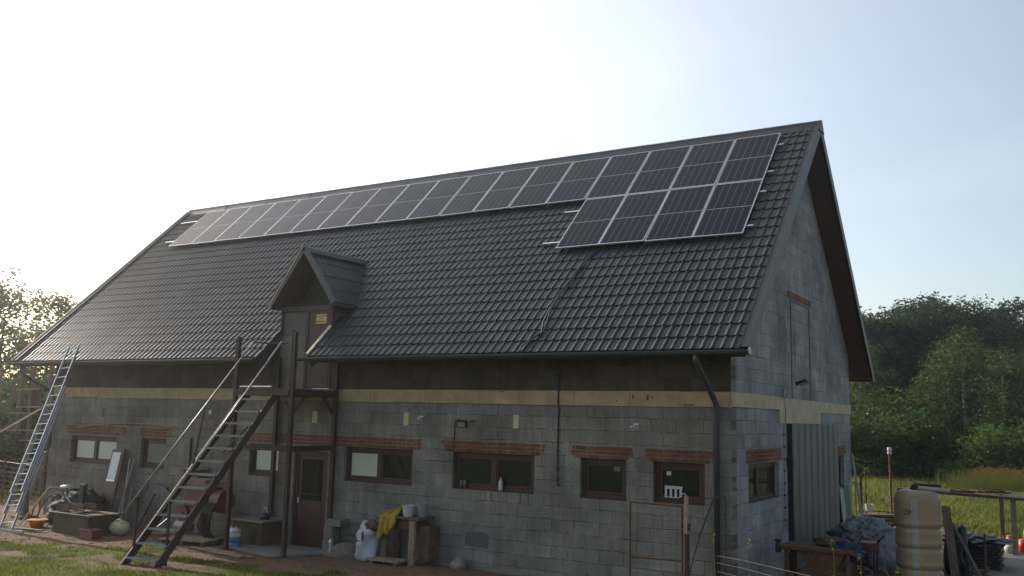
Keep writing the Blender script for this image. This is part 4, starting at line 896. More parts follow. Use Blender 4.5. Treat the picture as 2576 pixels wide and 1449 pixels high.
# pallet
pa = empty('pallet', (-12.6, -1.25, 0), 'wooden pallet lying flat under the staircase', 'pallet')
mb = MB(); Z1 = Matrix.Translation((-12.5, -1.22, 0)) @ Matrix.Rotation(R(14), 4, 'Z')
def rbx(mb, x0, x1, y0, y1, z0, z1, Mx):
    vs = [Mx @ Vector(p) for p in ((x0,y0,z0),(x1,y0,z0),(x1,y1,z0),(x0,y1,z0),(x0,y0,z1),(x1,y0,z1),(x1,y1,z1),(x0,y1,z1))]
    return mb.add(vs, [(0,3,2,1),(4,5,6,7),(0,1,5,4),(1,2,6,5),(2,3,7,6),(3,0,4,7)])
for i in range(7): rbx(mb, -.62, .62, -.45+i*.13, -.45+i*.13+.1, .105, .125, Z1)
part(mb, 'deck_boards', palewood if False else wood, pa); mb = MB()
for x in (-.6, -.04, .52): rbx(mb, x, x+.09, -.45, .45, .02, .103, Z1)
part(mb, 'blocks', oldwood, pa)
tag(MB().bar((-13.15, -2.3, .02), (-12.75, -1.75, .62), .05, .012).build('bright_strip', whiteP), 'bright white strip leaning behind the lower stair treads', 'strip')
# brick hutch with slab, kettle, bag
hu = empty('small_hutch', (-11.2, -.5, 0), 'low brown hutch with a flat slab on top left of the door', 'hutch')
hutM = mat('hutch_board', (.085, .058, .036), .9, var=.3, vs=3)
part(MB().box(-11.68, -10.78, -.75, -.1, 0, .56), 'body', hutM, hu, bevel=.01); part(MB().box(-11.78, -10.66, -.85, -.04, .565, .61), 'top_slab', conc, hu, bevel=.008)
part(MB().box(-11.12, -10.96, -.756, -.752, .1, .38), 'opening', black, hu)
kt = empty('kettle', (-10.95, -.45, .61), 'small dark kettle standing on the hutch slab', 'kettle')
part(MB().lathe([(0, 0), (.11, 0), (.12, .05), (.09, .13), (.03, .15), (0, .16)], (-10.95, -.5, .612), 16), 'body', black, kt, smooth=True)
part(MB().tube([(-11.04, -.5, .74), (-11.0, -.5, .86), (-10.92, -.5, .87), (-10.87, -.5, .76)], .012, 8), 'handle', galv, kt)
def sack(root, c, rx, ry, h, m, seed, name='sack', lean_=(0, 0), neck=.55, amp=.16):
    n = 26; prof_ = []
    mb = MB(); vs = []; fs = []; K = 16
    for i in range(K+1):
        t_ = i/K; r0 = (1-.0*t_)*(.98 if t_ < .75 else .98-(t_-.75)/.25*(1-neck)); r0 *= 1+.05*math.sin(t_*9)
        if i == 0: r0 *= .85
        for k in range(n):
            a = 2*math.pi*k/n; d = Vector((math.cos(a), math.sin(a), t_*3))
            q = r0*(1+amp*noise.noise(d*1.5+Vector((seed*7, 0, 0)))*1.5+amp*.5*noise.noise(d*4+Vector((seed*3, 1, 0))))
            vs.append((c[0]+math.cos(a)*rx*q+lean_[0]*t_, c[1]+math.sin(a)*ry*q+lean_[1]*t_, c[2]+t_*h+(.05*h*math.sin(a*5+seed) if i == K else 0)))
    for i in range(K):
        for k in range(n): k2 = (k+1) % n; fs.append((i*n+k, i*n+k2, (i+1)*n+k2, (i+1)*n+k))
    fs.append(tuple(range(n))[::-1])
    fs.append(tuple(K*n+k for k in range(n)))
    mb.add(vs, fs); return part(mb, name, m, root, smooth=True)
blueP = mat('blue_bag', (.03, .15, .33), .5, var=.15)
bg_ = empty('carrier_bag', (-11.3, -1.1, 0), 'white carrier bag with a blue lower half beside the front left landing post', 'bag')
sack(bg_, (-11.29, -1.1, 0), .19, .12, .24, blueP, 4, 'lower_half', neck=1.0, amp=.06); sack(bg_, (-11.29, -1.1, .235), .185, .115, .2, whiteP, 5, 'upper_half', neck=.7, amp=.12)
part(MB().tube([(-11.38, -1.12, .42), (-11.37, -1.12, .5), (-11.32, -1.12, .43)], .01, 6).tube([(-11.24, -1.12, .42), (-11.21, -1.12, .49), (-11.16, -1.12, .42)], .01, 6), 'handles', whiteP, bg_)
# slab before the door and laths at its edge
tag(MB().poly([(-11.35, -1.3, 0), (-9.5, -1.62, 0), (-8.9, -.35, 0), (-9.45, -.12, 0), (-11.3, -.12, 0)], (0, 0, .05)).build('door_slab', conc, bevel=.01), 'flat concrete slab on the ground before the barn door', 'slab')
for k, (a, b_) in enumerate((((-11.9, -1.75, .03), (-10.0, -2.05, .03)), ((-11.6, -1.6, .03), (-10.4, -1.85, .04)), ((-11.2, -1.9, .02), (-9.8, -1.9, .03)))):
    tag(MB().bar(a, b_, .09, .03).build('board', wood), ['long board at the edge of the door slab, outermost', 'short board right against the door slab', 'pale board lying across the others by the slab'][k], 'board', 'boards by the door slab')
# stones and lantern right of the door
random.seed(31)
sn = empty('block_pillar', (-9.1, -.25, 0), 'rough stack of broken blocks right of the door', 'blocks')
for k, (x0, x1, z0, z1) in enumerate(((-9.28, -9.0, 0, .3), (-9.26, -9.02, .305, .58), (-9.2, -8.78, .585, .74))):
    part(MB().box(x0, x1, -.35, -.06, z0, z1), 'block', conc, sn, bevel=.015)
ln = empty('lantern', (-8.95, -.45, 0), 'small metal lantern standing at the foot of the broken blocks', 'lantern')
part(MB().lathe([(0, 0), (.06, 0), (.06, .03), (.045, .04), (.045, .2), (.06, .21), (.03, .27), (0, .28)], (-8.93, -.45, .06), 12), 'body', galv, ln); part(MB().tube([(-8.98, -.45, .32), (-8.93, -.45, .4), (-8.88, -.45, .32)], .005, 5), 'handle', galv, ln)
tag(MB().box(-9.16, -8.72, -.62, -.3, -.02, .06).build('flat_stone', conc, bevel=.02), 'flat stone under the small lantern', 'stone')
tag(MB().blob((-8.45, -.3, .0), (.5, .35, .30), .10, 14, 24, 12).build('sand_heap', mat('grey_sand', (.13, .12, .10), .98, var=.3, vs=12, bump=.4), smooth=True), 'small heap of grey sand against the wall left of the white sack', 'heap')
ws = empty('white_sack', (-7.82, -.5, 0), 'crumpled white plastic sack of rubbish standing against the wall', 'sack')
sackW = mat('sack_white', (.36, .36, .39), .5, var=.14, vs=5, bump=.5, bs=14)
sack(ws, (-7.84, -.55, 0), .27, .19, .78, sackW, 11, 'sack', lean_=(.0, .1), neck=.62, amp=.22)
part(MB().blob((-7.68, -.55, .73), (.2, .12, .11), .25, 4, 14, 10), 'rubbish', mat('rubbish', (.08, .06, .055), .8, var=.4), ws, smooth=True)
part(MB().blob((-7.80, -.735, .52), (.035, .02, .10), .2, 9, 10, 8), 'tear', mat('rubbish', (.08, .06, .055)), ws)
part(MB().bar((-7.90, -.79, .40), (-7.885, -.79, .45), .012, .004, up=(0, 1, 0)).bar((-7.86, -.79, .42), (-7.80, -.79, .43), .02, .004, up=(0, 1, 0)), 'print', black, ws)
# workbench
wb = empty('workbench', (-7.0, -.35, 0), 'rough wooden workbench against the wall between door and wide dark window', 'workbench')
part(MB().box(-7.46, -6.42, -.62, -.04, .93, .985), 'top', oldwood, wb, bevel=.008)
for x, y in ((-7.35, -.55), (-6.62, -.55), (-7.35, -.12), (-6.62, -.12)): part(MB().box(x-.07, x+.07, y-.035, y+.035, 0, .925), 'leg', wood if (x > -7 and y < -.3) else oldwood, wb)
part(MB().box(-7.27, -6.7, -.58, -.54, .72, .9), 'apron', framew, wb); part(MB().box(-6.54, -6.3, -.4, -.05, .1, .8), 'side_board', oldwood, wb)
part(MB().bar((-7.95, -.1, .83), (-7.47, -.12, .90), .06, .05), 'arm', oldwood, wb)
pl2 = empty('low_pallet', (-7.0, -.8, 0), 'low board platform on the ground in front of the workbench', 'pallet')
part(MB().box(-7.55, -6.75, -.85, -.45, .07, .11), 'top_board', wood, pl2); part(MB().box(-7.5, -7.42, -.84, -.46, -.02, .068), 'runner', oldwood, pl2); part(MB().box(-6.88, -6.8, -.84, -.46, -.02, .068), 'runner', oldwood, pl2)
# cloth draped over the bench edge
yc = mat('yellow_cloth', (.32, .21, .02), .85, var=.25, vs=5)
vs = []; fs = []; nu, nv = 22, 22
for j in range(nv+1):
    for i in range(nu+1):
        u_ = i/nu; v_ = j/nv; x = -7.47+.46*u_+.05*(1-v_); fold = .03*math.sin(u_*19+v_*2)+.015*math.sin(u_*41+1)
        if v_ < .4:
            y = -.20-(v_/.4)*.44; z = 1.0+.14*math.sin(math.pi*min(1, v_/.4))*(.3+.7*u_)+.03*math.sin(u_*14+v_*9)
        else:
            q = (v_-.4)/.6; ln_ = .50-.22*u_+.05*math.sin(u_*12)
            y = -.645-.02*q+fold*q; z = 1.0-q*ln_-.01; x += -.02*q+.015*math.sin(q*6+u_*5)
        vs.append((x, y, z))
fs = [(j*(nu+1)+i, j*(nu+1)+i+1, (j+1)*(nu+1)+i+1, (j+1)*(nu+1)+i) for j in range(nv) for i in range(nu)]
o = MB().add(vs, fs).build('yellow_cloth', yc, smooth=True); tag(o, 'mustard yellow cloth draped over the front edge of the workbench', 'cloth')
so = o.modifiers.new('thick', 'SOLIDIFY'); so.thickness = .006
def bucket(x, y, z, r1, r2, h, m, label, cat='bucket', group=None):
    b_ = empty('bucket', (x, y, z), label, cat, group)
    part(MB().lathe([(0, 0), (r1, 0), (r2, h), (r2+.008, h), (r2+.008, h-.02), (r2-.006, h-.01), (r1-.006, .01), (0, .012)], (x, y, z), 20), 'shell', m, b_, smooth=False)
    part(MB().tube([(x+math.cos(a)*r2, y-.01-.0*a, z+h-.03+abs(math.sin(a))*.0+(.02-.07*math.sin(a))) for a in [math.pi*i/10 for i in range(11)]], .004, 5), 'bail', galv, b_); return b_
bucket(-6.80, -.48, .986, .10, .125, .23, whiteP, 'white plastic bucket on the workbench, the nearer one', group='buckets on the workbench')
bucket(-6.60, -.28, .986, .10, .12, .28, mat('milky_plastic', (.25, .25, .24), .4), 'milky bucket standing behind the white one on the workbench', group='buckets on the workbench')
ms = MB().blob((-5.66, -.22, .07), (.19, .14, .14), .15, 6, 16, 12, 1.6, .09); tag(ms.build('bundle', mat('dusty_bag', (.22, .18, .15), .7, var=.4, vs=9, bump=.5), smooth=True), 'dusty plastic bundle lying at the wall foot below the wide dark window', 'bundle')
# ---------------------------------------------------------------- right side yard
tk = empty('plastic_tank', (2.85, 2.85, 0), 'tall yellowed translucent plastic tank with horizontal ribs by the gable', 'tank')
tkM = mat('yellowed_plastic', (.34, .285, .195), .34, var=.25, vs=3.0, col2=(.33, .21, .10))
K = 90; mb = MB(); vs = []; n = 40; TH = 1.93
for i in range(K+1):
    z = TH*i/K; q = 1.0
    for zc_ in (.50, .88, 1.24): q -= .085*math.exp(-((z-zc_)/.030)**2)-.02*math.exp(-((z-zc_-.09)/.05)**2)
    if .52 < z < 1.22: q -= .012
    if z > TH-.18: q *= math.sqrt(max(.02, 1-((z-(TH-.18))/.185)**2))*.55+.45
    if z < .06: q *= .93+.07*z/.06
    for k in range(n):
        a = 2*math.pi*k/n; c_, s_ = math.cos(a), math.sin(a); e_ = .68
        X = math.copysign(abs(c_)**e_, c_)*.385*q; Y = math.copysign(abs(s_)**e_, s_)*.36*q
        if abs(s_) > .93 and s_ < 0: Y -= .012
        vs.append((2.66+X*math.cos(.45)-Y*math.sin(.45)*-1*-1, 2.75+X*math.sin(.45)+Y*math.cos(.45), z))
mb.add(vs, [(i*n+k, i*n+(k+1) % n, (i+1)*n+(k+1) % n, (i+1)*n+k) for i in range(K) for k in range(n)] + [tuple(range(n))[::-1], tuple(K*n+k for k in range(n))])
part(mb, 'tank_body', tkM, tk, smooth=True)
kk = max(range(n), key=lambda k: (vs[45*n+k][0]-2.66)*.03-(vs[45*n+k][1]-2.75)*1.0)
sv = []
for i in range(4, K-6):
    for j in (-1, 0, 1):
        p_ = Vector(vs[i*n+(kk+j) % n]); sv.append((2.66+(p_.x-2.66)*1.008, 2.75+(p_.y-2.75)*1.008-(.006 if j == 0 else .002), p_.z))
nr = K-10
part(MB().add(sv, [(i*3+j, i*3+j+1, (i+1)*3+j+1, (i+1)*3+j) for i in range(nr-1) for j in range(2)]), 'front_sheen', mat('sheen_grey', (.30, .285, .25), .35, var=.12, vs=5), tk, smooth=True)  # grey strip on the viewer's side paints the reflection on the tank front
part(MB().lathe([(0, 0), (.10, 0), (.10, .05), (.075, .06), (.075, .10), (0, .10)], (2.64, 2.75, TH-.01), 16), 'cap', black, tk)
part(MB().tube([(2.62, 2.75, TH+.09), (3.05, 2.93, TH+.08)], .03, 10), 'pipe_stub', black, tk)
part(MB().tube([(2.70, 2.62, TH+.045), (3.22, 2.80, TH+.0)], .036, 10), 'pipe_stub', pvcgrey, tk)
part(MB().tube([(2.48, 2.35, 1.58), (2.56, 2.345, 1.59), (2.60, 2.345, 1.55), (2.55, 2.345, 1.50), (2.48, 2.35, 1.51)], .011, 6).tube([(2.5, 2.348, 1.545), (2.58, 2.345, 1.55)], .009, 6), 'red_mark', mat('red_paint', (.30, .02, .03), .5), tk)
# rusty table with things on it
tb = empty('rusty_table', (1.2, 2.0, 0), 'low rusty steel table in front of the gable wall', 'table')
part(MB().box(.45, 1.75, 1.35, 2.2, .80, .86), 'top', rust, tb, bevel=.005)
for x, y in ((.55, 1.45), (1.65, 1.45), (.55, 2.1), (1.65, 2.1)): part(MB().box(x-.03, x+.03, y-.03, y+.03, 0, .80), 'leg', rust, tb)
part(MB().poly([(.75, 1.42, .79), (1.6, 1.42, .79), (1.4, 1.42, .42), (1.05, 1.42, .40)], (0, .5, 0)), 'hopper', rust, tb)
vc = empty('vice', (.5, 1.35, .86), 'small dark vice clamped to the left corner of the rusty table', 'vice')
part(MB().box(.40, .47, 1.25, 1.42, .74, .90), 'clamp', black, vc, bevel=.008); part(MB().tube([(.38, 1.33, .95), (.50, 1.33, .95)], .02, 8).box(.41, .47, 1.28, 1.38, .90, .97), 'jaw', black, vc)
o = MB().blob((1.28, 1.95, .93), (.30, .22, .11), .2, 3, 18, 12, 1.6, .07).build('brown_rag_bundle', mat('brown_cloth', (.10, .065, .045), .95, var=.3), smooth=True); tag(o, 'brown cloth bundle lying on the rusty table', 'bundle')
o = MB().blob((1.62, 1.75, .82), (.26, .2, .16), .2, 5, 40, 26, 1.6, None, .4).build('blue_sheet', mat('blue_sheet', (.015, .025, .075), .6, var=.3), smooth=True); tag(o, 'dark blue plastic sheet hanging over the right end of the rusty table', 'sheet')
rm = empty('machine_stand', (1.85, 2.35, 0), 'narrow dark red steel stand to the right of the rusty table', 'stand')
for x, y in ((1.72, 2.15), (1.98, 2.15), (1.72, 2.45), (1.98, 2.45)): part(MB().bar((x-.03, y, 0), (x, y, .92), .03, .03), 'leg', darkred, rm)
part(MB().box(1.69, 2.01, 2.12, 2.48, .80, .95), 'box', mred, rm, bevel=.01); part(MB().tube([(1.74, 2.15, .45), (1.98, 2.15, .45)], .012, 6), 'rung', darkred, rm)
part(MB().tube([(2.0, 2.3, .94), (2.14, 2.26, 1.08)], .018, 6), 'grip', black, rm); part(MB().tube([(1.70, 2.2, .94), (1.78, 2.2, 1.07)], .018, 6), 'grip', black, rm)
bgS = empty('wrapped_bundle', (1.3, 5.5, 0), 'large grey sheet wrapped bundle tied with a strap by the gable wall', 'bundle')
wrap = mat('grey_sheet', (.17, .185, .20), .45, var=.18, vs=3, bump=.5, bs=9)
part(MB().blob((1.22, 5.4, .60), (.70, .55, .45), .12, 17, 80, 50, 1.8, None, .35), 'sheet', wrap, bgS, smooth=True)
part(MB().blob((1.62, 5.15, .38), (.36, .34, .45), .08, 19, 56, 36, 1.6, .38, .2), 'sack', mat('grey_sack', (.20, .20, .23), .6, var=.15, bump=.3), bgS, smooth=True)
part(MB().tube([(.86, 4.85, .80), (1.12, 4.82, .60), (1.30, 4.86, .35)], .014, 6), 'strap', black, bgS)
tb2 = empty('perforated_pole', (.2, 9.6, 0), 'long pale perforated pole leaning on the far corner of the gable', 'pole')
part(MB().bar((.66, 8.6, .05), (.03, 10.28, 2.3), .09, .05, up=(1, 0, 0)), 'profile', galv, tb2)
mb = MB(); a = Vector((.66, 8.6, .05)); b_ = Vector((.03, 10.28, 2.3))
for i in range(30): p = a.lerp(b_, (i+.5)/30)+Vector((.03, -.02, 0)); mb.lathe([(0, 0), (.012, 0), (.012, .008), (0, .008)], p, 6)
part(mb, 'perforation', black, tb2); tb2.children[-1]['kind'] = 'stuff'
cl_ = empty('covered_stack', (3.28, 7.3, 0), 'stack of dark boards under black sheeting behind the plastic tank', 'stack')
blk = mat('black_sheeting', (.013, .015, .018), .42, var=.4, vs=5, bump=.6, bs=8)
for i in range(8): part(MB().box(2.80+.02*(i % 3), 3.74-.03*(i % 2), 6.9, 7.9, .02+.068*i, .075+.068*i), 'board_layer', blk, cl_)
part(MB().blob((3.2, 7.35, .60), (.62, .62, .10), .25, 23, 50, 24, 2.4, None, .5), 'sheeting', blk, cl_, smooth=True)
tag(MB().bar((3.10, 4.35, .0), (2.92, 4.75, 1.50), .16, .035).build('plank', oldwood), 'dark plank leaning behind the plastic tank', 'plank')
tag(MB().bar((3.55, 4.9, .0), (2.98, 5.1, 1.15), .09, .04).build('plank', oldwood), 'shorter plank leaning between tank and covered stack', 'plank')
o = MB().blob((3.05, 5.2, .35), (.22, .25, .62), .2, 33, 44, 30, 1.8, .35, .4).build('black_tarpaulin', blk, smooth=True); tag(o, 'crumpled black tarpaulin bulging behind the right edge of the tank', 'tarpaulin')
tag(MB().tube([(3.53, 5.5, -.1), (3.55, 5.5, .93)], .022, 8).build('rusty_stake', rust), 'thin rusty stake standing in front of the covered stack', 'stake')
sp = empty('rusty_pole', (.16, 15.5, 0), 'tall rusty pole with an upturned clear jar on its top', 'pole')
part(MB().tube([(.16, 15.5, -.1), (.15, 15.5, 2.22)], .035, 10), 'pole', rust, sp)
part(MB().lathe([(0, 0), (.065, 0), (.07, .06), (.05, .09), (.07, .12), (.065, .22), (0, .23)], (.15, 15.5, 2.18), 14), 'jar', whiteP, sp, smooth=True)
ff = empty('old_fence_panel', (-.25, 16.5, 0), 'rusty rectangular tube frame of an old fence panel at the meadow edge', 'fence panel')
for a, b_ in (((-.78, 16.5, .05), (-.78, 16.5, 1.40)), ((.29, 16.5, .05), (.29, 16.5, 1.38))): part(MB().tube([a, b_], .022, 8), 'upright', rust, ff)
for a, b_ in (((-.78, 16.5, 1.40), (.29, 16.5, 1.38)), ((-.78, 16.5, .29), (.29, 16.5, .29))): part(MB().tube([a, b_], .020, 8), 'rail', rust, ff)
fp = empty('fence_post', (-.95, 16.5, 0), 'rusty square fence post with a short side arm left of the old frame', 'post')
part(MB().box(-.97, -.90, 16.45, 16.52, 0, 1.45), 'post', rust, fp); part(MB().tube([(-1.12, 16.5, .2), (-1.12, 16.5, 1.42)], .022, 8), 'side_post', rust, fp); part(MB().tube([(-1.2, 16.4, 1.2), (-.93, 16.5, 1.1)], .018, 6), 'arm', black, fp)
bucket(-.25, 14.0, .50, .09, .12, .2, whiteP, 'small white bucket on the dark boards below the fence frame')
bs_ = empty('board_pile', (.0, 13.6, 0), 'low pile of old dark boards at the meadow edge', 'boards')
random.seed(41)
for i in range(7): 
    x = -.55+random.uniform(0, .25); z = .03+.065*i; part(MB().bar((x, 13.4+.2*(i % 2), z), (x+random.uniform(.7, 1.3), 13.8+.2*(i % 2), z+.02), .18, .05), 'board', oldwood, bs_)
# beam table at the right
bt_ = empty('trestle_beam', (3.2, 10, 0), 'long horizontal wooden beam on posts with scrap on it at the right edge', 'beam')
part(MB().bar((1.75, 10.15, 1.44), (4.6, 9.9, 1.38), .30, .07), 'beam', oldwood, bt_)
part(MB().box(3.80, 3.92, 9.94, 10.06, 0, 1.35), 'post', wood, bt_); part(MB().box(1.9, 2.0, 10.1, 10.2, 0, 1.40), 'post', oldwood, bt_)
random.seed(17)
for k, (x0, x1, z, m, lb) in enumerate(((2.25, 3.0, 1.50, rust, 'rusty bar lying on the trestle beam, left part'), (3.05, 3.35, 1.53, oldwood, 'short block of wood on the middle of the trestle beam'), (3.3, 3.7, 1.55, rust, 'rusty fitting on the trestle beam next to the wooden block'), (3.62, 4.3, 1.46, galv, 'bent metal strip at the right end of the trestle beam'))):
    y = 10.06; mb = MB().bar((x0, y, z-.03), (x1, y+.05, z-.02), .07, .05)
    mb.tube([(x0+.05, y-.05, z-.01), ((x0+x1)/2, y+.02, z+.05), (x1-.05, y, z)], .014, 6)
    tag(mb.build('scrap_bar', m), lb, 'scrap', 'scrap lying on the trestle beam')
dk_ = empty('far_beam', (3, 14, 0), 'second dark beam with clutter further back over the meadow edge', 'beam')
part(MB().bar((.55, 14.3, 1.2), (3.6, 14.0, 1.28), .2, .06), 'beam', oldwood, dk_); part(MB().box(3.3, 3.4, 14.0, 14.1, 0, 1.22), 'post', oldwood, dk_); part(MB().box(.6, .7, 14.2, 14.3, 0, 1.17), 'post', oldwood, dk_)
redB = mat('bright_red_plastic', (.55, .05, .02), .4)
for nm, x, y, r_, h, m, lb in (('toy_bucket', 3.72, 10.7, .09, .42, redB, 'tall bright red plastic toy left of the trestle post'), ('toy_barrel', 4.02, 10.6, .13, .36, redB, 'red plastic toy barrel right of the trestle post'), ('toy_pot', 4.12, 10.7, .10, .60, mat('green_white', (.25, .5, .3), .5), 'pale green topped toy behind the red barrel')):
    e = empty(nm, (x, y, 0), lb, 'toy'); part(MB().lathe([(0, .05), (r_*.8, .05), (r_, h*.5), (r_*.9, h), (0, h)], (x, y, 0), 16), 'body', m, e, smooth=True); part(MB().lathe([(r_*.95, h*.8), (r_*1.05, h*.8), (r_*1.05, h*.86), (r_*.95, h*.86)], (x, y, 0), 16), 'band', whiteP, e)
for x, y, lb in ((3.53, 10.9, 'white ball on the ground left of the red toy'), (3.72, 10.3, 'small white bowl between the red toys')):
    tag(MB().blob((x, y, .13), (.13, .13, .13), .0, 1, 18, 12).build('ball', whiteP, smooth=True), lb, 'ball')
cp = MB().poly([(3.2, 6.2, -.03), (9, 4.0, -.03), (9, 10.6, -.03), (3.4, 10.3, -.03)], (0, 0, .06)); o = cp.build('concrete_path', conc); tag(o, kind='structure')
# debris scattered in the right yard
random.seed(77); wdp = [oldwood, galv, black, conc, wood]
deb = MB(); 
for i in range(160):
    x = random.uniform(.4, 3.6); y = random.uniform(3.2, 13.5); a = random.uniform(0, 3.14); l_ = random.uniform(.05, .35); z = random.uniform(.02, .12)
    deb.bar((x, y, z), (x+math.cos(a)*l_, y+math.sin(a)*l_, z+random.uniform(-.02, .1)), random.uniform(.02, .12), random.uniform(.01, .05))
tag(deb.build('scattered_debris', oldwood), 'scattered dark scraps of wood and rubble covering the soil beside the gable', 'debris', kind='stuff')
pbl = MB(); random.seed(78)
for i in range(900):
    x = random.uniform(-20, 0); y = -random.uniform(.15, 4.5); r_ = random.uniform(.006, .028)
    pbl.blob((x, y, r_*.3), (r_*random.uniform(.8, 1.6), r_, r_*.7), .2, i, 6, 4)
tag(pbl.build('pebbles', conc), 'small stones and crumbs of mortar on the yard soil', 'pebbles', kind='stuff')
hs = empty('garden_hose', (2.2, 3.3, 0), 'thin pale hose curling on the ground left of the tank', 'hose')
part(MB().tube([(2.25, 3.0, .9), (2.05, 2.9, .7), (2.02, 2.85, .4), (2.2, 2.8, .15), (2.4, 2.6, .02)], .012, 6), 'hose', pvcgrey, hs, smooth=True)
# foreground weeds
wg = mat('weed_stem', (.30, .24, .08), .8, trans=.3, var=.2); wl = mat('weed_leaf', (.38, .38, .05), .7, trans=.4, var=.2)
for k, (x, y, h, lb) in enumerate(((2.18, -2.2, 1.42, 'tall dry weed with a yellow green tip in front of the rusty table'), (1.40, -3.6, 1.52, 'yellow tipped weed by the wire strands'), (2.62, -2.6, 1.32, 'bent dry stalk in front of the red steel stand'), (3.35, -2.0, 1.28, 'pale weed in front of the plastic tank'), (3.02, -2.0, 1.12, 'short green tipped weed left of the tank foot'), (.55, -2.6, 1.42, 'thin dry stalk before the corner of the gable'))):
    e = empty('weed', (x, y, 0), lb, 'weed', 'tall weeds in the foreground'); random.seed(k)
    part(MB().tube([(x, y, 0), (x+.03, y, h*.5), (x-.02+random.uniform(-.05, .05), y, h)], [.008, .006, .003], 5), 'stem', wg, e)
    mb = MB()
    for i in range(16):
        zz = h*random.uniform(.45, 1) if i > 7 else h*random.uniform(.93, 1.02); a = random.uniform(0, 6.28); l_ = random.uniform(.02, .05)
        p = Vector((x, y, zz)); d = Vector((math.cos(a), math.sin(a), .6))*l_; q = Vector((-math.sin(a), math.cos(a), 0))*l_*.35
        mb.add([p, p+d*.5+q, p+d, p+d*.5-q], [(0, 1, 2, 3)])
    part(mb, 'leaves', wl, e)
# ---------------------------------------------------------------- left: timber rack beyond the corner
tr = empty('timber_rack', (-26.3, 3, 0), 'tall weathered timber rack with crossbars left of the barn', 'rack')
for (x, zt_, w_) in ((-27.16, 5.4, .2), (-26.45, 4.4, .12), (-25.4, 4.5, .14), (-27.6, 4.0, .07)): part(MB().box(x-w_/2, x+w_/2, 2.95, 3.05, -.1, zt_), 'post', oldwood, tr)
part(MB().box(-26.75, -26.0, 3.06, 3.1, 2.9, 3.7), 'board', darkred, tr)
for a, c, z in ((-27.2, -25.95, 3.65), (-27.2, -25.2, 3.03), (-27.7, -26.2, 2.8), (-27.1, -25.9, 1.85), (-27.0, -25.8, 1.2), (-28.2, -25.4, .7), (-28.2, -25.6, 2.2)): part(MB().bar((a, 2.93, z), (c, 2.93, z+.03), .05, .05), 'crossbar', wood, tr)
tag(MB().tube([(-28.6, 2.6, 1.72), (-25.2, 2.6, 2.98)], .035, 8).build('slanting_pole', palewood), 'long pale pole slanting across the timber rack', 'pole')
fz = empty('mesh_fence', (-24, .5, 0), 'low wire mesh fence running left from the barn corner', 'fence')
for i in range(5): part(MB().tube([(-20.9-i*1.6, .2+i*.35, -.05), (-20.9-i*1.6, .2+i*.35, 1.35)], .025, 6), 'post', rust, fz)
mb = MB()
for i in range(9): mb.tube([(-20.9, .2, .1+.15*i), (-24.1, .9, .1+.15*i), (-27.3, 1.6, .1+.15*i)], .004, 4)
part(mb, 'wires', wire, fz)
# ---------------------------------------------------------------- trees
def crown_mesh(name, m, n, blobs, leaf, seed, flat=.5):
    rnd = random.Random(seed); mb = MB(); tot = sum(b_[3]**2 for b_ in blobs); V = []; Fc = []
    for (cx_, cy_, cz_, r_, sz) in blobs:
        k = int(n*r_*r_/tot)
        # each lobe is filled by twigs that carry small groups of leaves
        for _ in range(k//7):
            d = Vector((rnd.gauss(0, 1), rnd.gauss(0, 1), rnd.gauss(0, 1))).normalized(); q = rnd.random()**.45
            c = Vector((cx_, cy_, cz_)) + Vector((d.x*r_*q, d.y*r_*q, d.z*r_*sz*q))
            if noise.noise(c*1.1/max(.6, r_*.5)+Vector((seed, 0, 0))) < -.16: continue
            for __ in range(7):
                p = c+Vector((rnd.gauss(0, 1), rnd.gauss(0, 1), rnd.gauss(0, .7)))*leaf*1.1
                u_ = Vector((rnd.gauss(0, 1), rnd.gauss(0, 1), rnd.gauss(0, 1)*flat)).normalized(); w_ = u_.cross(Vector((rnd.gauss(0, 1), rnd.gauss(0, 1), rnd.gauss(0, 1)))).normalized()
                l_ = leaf*rnd.uniform(.6, 1.3); o_ = len(V); V += [p-u_*l_*.5, p+w_*l_*.28, p+u_*l_*.5, p-w_*l_*.28]; Fc.append((o_, o_+1, o_+2, o_+3))
    mb.v = [tuple(v_) for v_ in V]; mb.f = Fc; return mb
